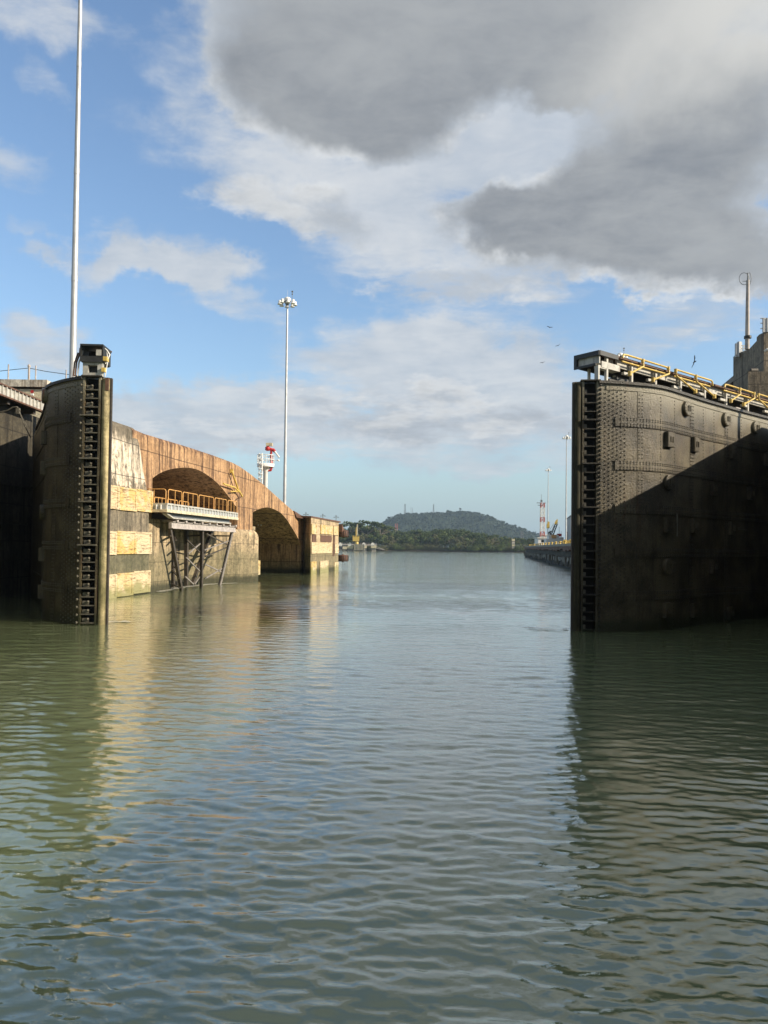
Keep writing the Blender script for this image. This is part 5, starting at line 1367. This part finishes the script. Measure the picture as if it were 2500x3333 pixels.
# skyline of the wood, photograph heights above the shore
sky_px = [(1095, 1728), (1130, 1722), (1160, 1712), (1200, 1716), (1240, 1718), (1262, 1728), (1300, 1733), (1340, 1730), (1380, 1728), (1420, 1729), (1460, 1725), (1500, 1727), (1545, 1733), (1580, 1742), (1620, 1748), (1660, 1752), (1700, 1756), (1740, 1752), (1790, 1750)]
def skyl(px):
    return interp(sky_px, px)
WG = 'trees of the wood along the far bank'
for row, (dy, fac) in enumerate(((14, .72), (34, .88), (62, 1.0), (95, 1.04))):
    px = 1085+row*5
    while px < 1800:
        Yt = 0
        x = shore_x(px, 760); y = shoreY(x)+dy+random.uniform(-6, 6); x = shore_x(px, y)
        zt_ = P(px, skyl(px), y).z
        h = max(6, (zt_-1.5)*fac*random.uniform(.86, 1.06)); 
        pi = random.choice((0, 1, 2, 8, 5, 1) if row < 2 else (0, 1, 2, 2, 8, 0))
        lab = {0: 'dark leafy tree in the wood along the far bank', 1: 'mid green leafy tree in the wood along the far bank', 2: 'dark leafy tree in the wood along the far bank', 8: 'olive green leafy tree in the wood along the far bank', 5: 'sparse pale branched tree in the wood along the far bank'}[pi]
        plant(pi, x, y, h, h*random.uniform(.95, 1.25), lab, {0: 'dark trees of the far wood', 2: 'dark trees of the far wood', 1: 'mid green trees of the far wood', 8: 'olive trees of the far wood', 5: 'sparse trees of the far wood'}[pi], 1.6+row*.4)
        px += random.uniform(14, 22)
px = 1130
while px < 1790:
    x = shore_x(px, 730); y = shoreY(x)+6+random.uniform(-2, 3); x = shore_x(px, y); h = random.uniform(5.0, 8.5)
    if 1440 < px < 1470 or px < 1270: h *= .7
    pi = random.choice((6, 7, 6)); plant(pi, x, y, h, h*random.uniform(1.1, 1.7), 'low olive shrub at the water edge of the far bank' if pi == 6 else 'low green shrub at the water edge of the far bank', 'olive shrubs of the far bank' if pi == 6 else 'green shrubs of the far bank', .6)
    px += random.uniform(9, 14)
for px_, yt_, Yt, wdm, pi, lab in ((1193, 1700, 735, 1.45, 3, 'dark umbrella crowned tree standing above the wood right of the yellow crane'), (1232, 1711, 740, 1.5, 4, 'lower umbrella crowned tree leaning over the wood left of the hill'), (1138, 1703, 745, 1.2, 3, 'feathery topped tree above the wood left of the yellow crane')):
    x = shore_x(px_, Yt); h = P(px_, yt_, Yt).z-2; plant(pi, x, Yt, h*1.04, h*wdm, lab, None, 2)

# hill
hs = [(1050, 1760), (1180, 1738), (1243, 1710), (1258, 1695), (1292, 1681), (1327, 1675), (1377, 1674), (1436, 1675), (1475, 1672), (1554, 1673), (1579, 1682), (1604, 1697), (1638, 1712), (1673, 1722), (1713, 1739), (1737, 1749), (1790, 1757), (1900, 1770), (2100, 1778)]
YH = 2300; hb_ = MB(); NX, NY = 420, 46
gxs = [P(1000+i*(1150)/(NX-1), 1700, YH).x for i in range(NX)]
hz_ = [max(2, P(1000+i*(1150)/(NX-1), interp(hs, 1000+i*(1150)/(NX-1)), YH).z) for i in range(NX)]
vs = []
for j in range(NY):
    t_ = j/(NY-1); yy = YH-520+t_*1000
    f_ = math.sin(min(1, t_/.52)*math.pi/2)**1.25 if t_ < .52 else math.cos((t_-.52)/.48*math.pi/2)
    for i in range(NX):
        z_ = hz_[i]*f_
        nz = mnoise.noise(Vector((gxs[i]*.012, yy*.012, 2)))*.14*z_ + mnoise.noise(Vector((gxs[i]*.09, yy*.06, 5)))*4.5*min(1, z_/20)+ random.uniform(-1, 1)*1.4*min(1, z_/20)
        vs.append(Vector((gxs[i], yy, max(0, z_+nz*(1 if t_ < .45 else .6)))))
hb_.add(vs, [(j*NX+i, j*NX+i+1, (j+1)*NX+i+1, (j+1)*NX+i) for j in range(NY-1) for i in range(NX-1)])
tag(hb_.build('hill', M_hill), kind='structure')
# tree tops over the hill: a far-off wood that reads as one mass
hw = MB(); rr_ = random.Random(5)
for _ in range(5200):
    i = rr_.randrange(NX-1); j = rr_.randrange(2, 26); v_ = vs[j*NX+i]
    if v_.z < 8: continue
    r0 = rr_.uniform(3.0, 6.5); c_ = v_+Vector((rr_.uniform(-3, 3), rr_.uniform(-8, 8), rr_.uniform(-1.5, 1.5)))
    for _k in range(3):
        d = Vector((rr_.gauss(0, 1), rr_.gauss(0, 1)-.5, abs(rr_.gauss(0, 1)))).normalized(); a = d.orthogonal().normalized(); b = d.cross(a); cc_ = c_+d*r0*.6
        hw.add([cc_+a*r0*.7, cc_+b*r0*.6, cc_-a*r0*.6, cc_-b*r0*.7], [(0, 1, 2, 3)])
tag(hw.build('hill_forest', M_hill), 'dense forest covering the long flat topped hill', 'forest', kind='stuff')
gf = MB(); gf.add([(-3000, 1900, 0.5), (3500, 1900, .5), (3500, 5000, .5), (-3000, 5000, .5)], [(0, 1, 2, 3)]); tag(gf.build('far_land', M_shore), kind='structure')

# towers on the hill
def hz_at(px): return P(px, interp(hs, px), YH).z
for (px_, yt_, w_, lab, m_) in ((1318, 1640, 7, 'lattice radio mast on the left end of the hill top', M_grey), (1411, 1641, 4.5, 'lattice radio mast near the middle of the hill top', M_grey)):
    lattice('hill_mast', lab, px_, 1690, yt_, YH, w_, w_*.35, hz_at(px_)-4, [m_], 'radio masts on the hill', 6, False, .42)
for (px_, yt_, lab) in ((1338, 1651, 'thin pole mast right of the left lattice mast on the hill'), (1343, 1652, 'thinner second pole mast beside the first on the hill')):
    b_ = P(px_, 1680, YH); t = thing('pole_mast', lab, 'mast', (b_.x, YH, hz_at(px_)-4)); q = MB(); q.tube((b_.x, YH, hz_at(px_)-4), P(px_, yt_, YH), .7, .5, n=6); q.build('pole', M_grey, t)
b_ = P(1496, 1672, YH); t = thing('flagpole', 'flagpole with a small flag on the crest of the hill', 'flagpole', (b_.x, YH, hz_at(1496)-4)); q = MB(); q.tube((b_.x, YH, hz_at(1496)-4), P(1495, 1652, YH), .45, n=6); q.build('pole', M_grey, t)
tp_ = P(1495, 1653, YH); q = MB(); fv = []
for i in range(7):
    for j in range(2): fv.append(tp_+Vector((i*1.1, math.sin(i)*.5, -j*5-i*.25)))
for i in range(7):
    for j in range(2): fv.append(tp_+Vector((i*1.1, math.sin(i)*.5+.12, -j*5-i*.25)))
q.add(fv, [(2*i, 2*i+2, 2*i+3, 2*i+1) for i in range(6)]+[(14+2*i+1, 14+2*i+3, 14+2*i+2, 14+2*i) for i in range(6)]); q.build('flag', M_dark, t)
lattice('marker_tower', 'faint red and white lattice tower rising from the wood left of the hill', 1290, 1735, 1705, 900, 3.2, 2.6, 2.0, [M_white, M_pinkred], None, 4, False, .2)
lattice('marker_tower', 'faint grey lattice tower low on the right slope of the hill', 1698, 1765, 1730, 1200, 5, 3, 2.0, [M_grey], None, 4, False, .4)

# range board
YR = 690
def crop5(x, y): return 1080+x/2.023, 1600+y/2.023
rb_ = P(*crop5(1196, 372), YR); t = thing('range_board', 'white and dark range marker boards on posts at the right end of the wood', 'marker board', (rb_.x, YR, .5))
for k, (y0, y1) in enumerate(((312, 326), (330, 344), (348, 360), (363, 375))):
    a, b = P(*crop5(1186, y0), YR), P(*crop5(1205, y1), YR); q = MB(); q.box(((a.x+b.x)/2, YR, (a.z+b.z)/2), (b.x-a.x, .3, a.z-b.z)); q.build('board', M_cream if k % 2 == 0 else M_greypale, t)
q = MB()
for x_ in (1189, 1202): a = P(*crop5(x_, 375), YR); q.tube((a.x, YR+.4, .3), (a.x, YR+.4, P(*crop5(x_, 312), YR).z), .25, n=5)
q.build('posts', M_grey, t)
a, b = P(*crop5(1208, 352), YR+5), P(*crop5(1270, 378), YR+5); q = MB(); q.box(((a.x+b.x)/2, YR+8, (a.z+.5)/2+.3), (b.x-a.x, 5, a.z-.5)); o_ = q.build('shed', M_greypale, None, ((a.x+b.x)/2, YR+8, 0)); tag(o_, 'low grey shed half hidden by trees right of the marker boards', 'shed')
q = MB(); q.box(((a.x+b.x)/2, YR+8, a.z+.2), (b.x-a.x+1.5, 6.5, .5)); q.build('roof', M_grey, o_)

# ------------------------------------------------------------------ mooring jetty and yellow crane on the far left bank
YJ = 600
def cj(x, y): return 1080+x/5.184, 1680+y/5.184
def J(x, y, dy=0): return P(*cj(x, y), YJ+dy)
jt = thing('mooring_jetty', 'grey jetty with four white capped dolphins at the far left bank', 'jetty', J(450, 575))
for x0, x1, y0 in ((185, 255, 512), (265, 355, 503), (505, 588, 495), (665, 750, 493)):
    a, b = J(x0, y0), J(x1, y0+45); q = MB(); q.box(((a.x+b.x)/2, YJ+2, (a.z+b.z)/2), (b.x-a.x, 6, a.z-b.z)); dl_ = q.build('dolphin_cap', M_cream, jt)
    q = MB()
    for k in range(4):
        x_ = a.x+.8+(b.x-a.x-1.6)*k/3; q.tube((x_, YJ+1, -1), (x_, YJ+1, b.z), .5, n=7); q.tube((x_, YJ+4, -1), (x_, YJ+4, b.z), .5, n=7)
    q.build('piles', M_greypale, dl_)
a, b = J(120, 470), J(750, 490); q = MB(); q.box(((a.x+b.x)/2, YJ+7, a.z-.4), (b.x-a.x, 2, .8)); 
for k in range(24): x_ = a.x+(b.x-a.x)*k/23; q.tube((x_, YJ+6.2, a.z), (x_, YJ+6.2, a.z+1.3), .10, n=4)
q.build('walkway', M_greypale, jt)
q = MB(); c_ = J(465, 525); q.box(c_, (16, 5, 6.0)) if False else q.box(c_+Vector((0, 0, 0)), (8.5, 5, 5.0))
q.build('lattice_fender', M_grey, jt)
q = MB()
for k in range(8): q.bar(c_+Vector((-3.8+k*1.1, -2.6, -2.4)), c_+Vector((-3.8+k*1.1, -2.6, 2.4)), .35, .3)
q.build('fender_slats', M_cream, jt)
for x_ in (305, 540, 690, 145):
    a = J(x_, 480); q = MB(); q.box(a, (2.6, 2, 2.0)); q.box(a+Vector((0, 0, 1.2)), (1.2, 1, .8)); q.build('winch_housing', M_white, jt)
q = MB(); a, b = J(750, 510), J(900, 570); q.bar(a, b, .35, .35); q.bar(a+Vector((0, 0, -1.5)), b, .35, .35); q.build('gangway', M_greypale, jt)
yc = thing('folded_crane', 'bright yellow folded crane standing on the far jetty', 'crane', J(425, 490, -1))
q = MB(); q.lathe(J(420, 490, -1)*1, [(1.3, 0), (1.5, 2), (1.1, 3)], 10); q.build('pedestal', M_yel, yc)
q = MB(); pts = [(438, 490), (395, 470), (400, 400), (405, 330), (402, 260), (412, 185), (432, 190), (438, 260), (436, 330), (442, 400)]
fr_ = [J(x, y, -1) for x, y in pts]; bk = [J(x, y, 1) for x, y in pts]; n = len(pts)
q.add(fr_+bk, [tuple(range(n)), tuple(range(2*n-1, n-1, -1))]+[(i, n+i, n+(i+1) % n, (i+1) % n) for i in range(n)]); q.build('boom', M_yel, yc)
q = MB(); q.box(J(408, 375, -1), (5.2, 3, 4.6)); q.box(J(440, 365, -1), (1.8, 2, 2)); q.build('slewing_house', M_yel, yc)
q = MB(); q.box(J(385, 335, -2), (1.4, 1, 1)); q.box(J(448, 335, -2), (1.2, 1, .9)); q.box(J(430, 240, -2), (.8, 1, 10)); q.build('cylinder', M_cream, yc)

# ------------------------------------------------------------------ birds
def bird(px, py, Y, span, tilt, label):
    c_ = P(px, py, Y); t = thing('bird', label, 'bird', c_, 'dark soaring birds')
    q = MB(); s_ = span/2; ca, sa = math.cos(tilt), math.sin(tilt)
    def T(x, y, z): return c_+Vector((x*ca-z*sa, y, x*sa+z*ca))
    body = [T(0, -.30*span, .0), T(0, -.22*span, .01), T(0, -.05*span, 0), T(0, .15*span, 0), T(0, .32*span, 0)]
    q.path(body, [.012*span, .035*span, .05*span, .035*span, .008*span], 8)
    for sg in (-1, 1):
        pr_ = [(0, -.12, .07), (.22, -.20, .10), (.42, -.14, .16), (.5, .02, .15), (.38, .03, .13), (.2, .04, .08), (0, .08, .04)]
        up_ = [T(sg*x*span, y*span, z*span*.8) for x, y, z in pr_]; dn = [v_-Vector((0, 0, .012*span)) for v_ in up_]; n = len(up_)
        q.add(up_+dn, [tuple(range(n)), tuple(range(2*n-1, n-1, -1))]+[(i, n+i, n+(i+1) % n, (i+1) % n) for i in range(n)])
    q.build('body', M_bird, t)
bird(2261, 1178, 62, 1.15, 1.35, 'large black bird banking on edge in the sky above the right gate')
bird(1789, 1066, 110, .9, -.15, 'highest of three small birds left of the right gate')
bird(1817, 1125, 110, .9, .5, 'middle of three small birds left of the right gate')
bird(1766, 1181, 110, .8, .25, 'lowest of three small birds left of the right gate')

# ------------------------------------------------------------------ foam along the trestle and gate feet
def m_foam():
    m, t, b = mat('foam'); p = pos(t)
    n = t.noise(t.mapv(p, sc=(.7, 1.2, 1)), 2.2, 8, 0.75, .8)
    b.inputs['Base Color'].default_value = (.62, .60, .52, 1); b.inputs['Roughness'].default_value = .7
    uv = t.new('ShaderNodeAttribute'); uv.attribute_name = 'edge'
    t.put(b.inputs['Alpha'], t.mr(t.m('ADD', n, t.m('MULTIPLY', uv.outputs['Fac'], -.22)), .36, .50, 0, .85))
    return m
M_foam = m_foam()
def foam(pts, wd, label):
    q = MB(); vs = []; ed_ = []
    pts = [Vector(p) for p in pts]
    for i, p in enumerate(pts):
        d = (pts[min(i+1, len(pts)-1)]-pts[max(i-1, 0)]).normalized(); nn = Vector((d.y, -d.x, 0))
        endf = 1.0 if i in (0, len(pts)-1) else 0.0
        for k in (-1, -.5, 0, .5, 1): vs.append(Vector((p.x, p.y, .035))+nn*(wd*k)); ed_.append(max(abs(k), endf))
    fs = [(i*5+k, i*5+k+1, (i+1)*5+k+1, (i+1)*5+k) for i in range(len(pts)-1) for k in range(4)]
    q.add(vs, fs); o = q.build('foam', M_foam); tag(o, label, 'foam', kind='stuff')
    at = o.data.attributes.new('edge', 'FLOAT', 'POINT'); at.data.foreach_set('value', ed_)
def PZ(px, py):
    d = ray(px, py); t_ = -HC/d.z; return Vector((d.x*t_, d.y*t_, 0))
foam([PZ(500, 1932), PZ(530, 1924), PZ(580, 1914), PZ(640, 1907), PZ(700, 1901), PZ(770, 1899), PZ(800, 1900)], .9, 'thin line of foam at the foot of the trestle')
foam([PZ(335, 2035), PZ(360, 2025), PZ(395, 2026), PZ(420, 2018)], .8, 'foam patch trailing off the left gate timber')
foam([PZ(1660, 2030), PZ(1740, 2048), PZ(1820, 2052), PZ(1866, 2045)], .5, 'foam patch curling off the right gate edge')

# ------------------------------------------------------------------ haze
hx = MB(); hx.hexa([(-1800, -120, -3), (2600, -120, -3), (2600, 3300, -3), (-1800, 3300, -3)], [(-1800, -120, 190), (2600, -120, 190), (2600, 3300, 190), (-1800, 3300, 190)])
mh = bpy.data.materials.new('haze_air'); mh.use_nodes = True; t = NT(mh.node_tree)
for n_ in list(t.n): t.n.remove(n_)
pv = t.new('ShaderNodeVolumePrincipled'); pv.inputs['Color'].default_value = (.52, .70, .88, 1); pv.inputs['Density'].default_value = .00014; pv.inputs['Anisotropy'].default_value = .1
mo = t.new('ShaderNodeOutputMaterial'); t.l.new(pv.outputs[0], mo.inputs['Volume'])
tag(hx.build('haze', mh), 'pale blue haze in the air over the canal', 'haze', kind='stuff')
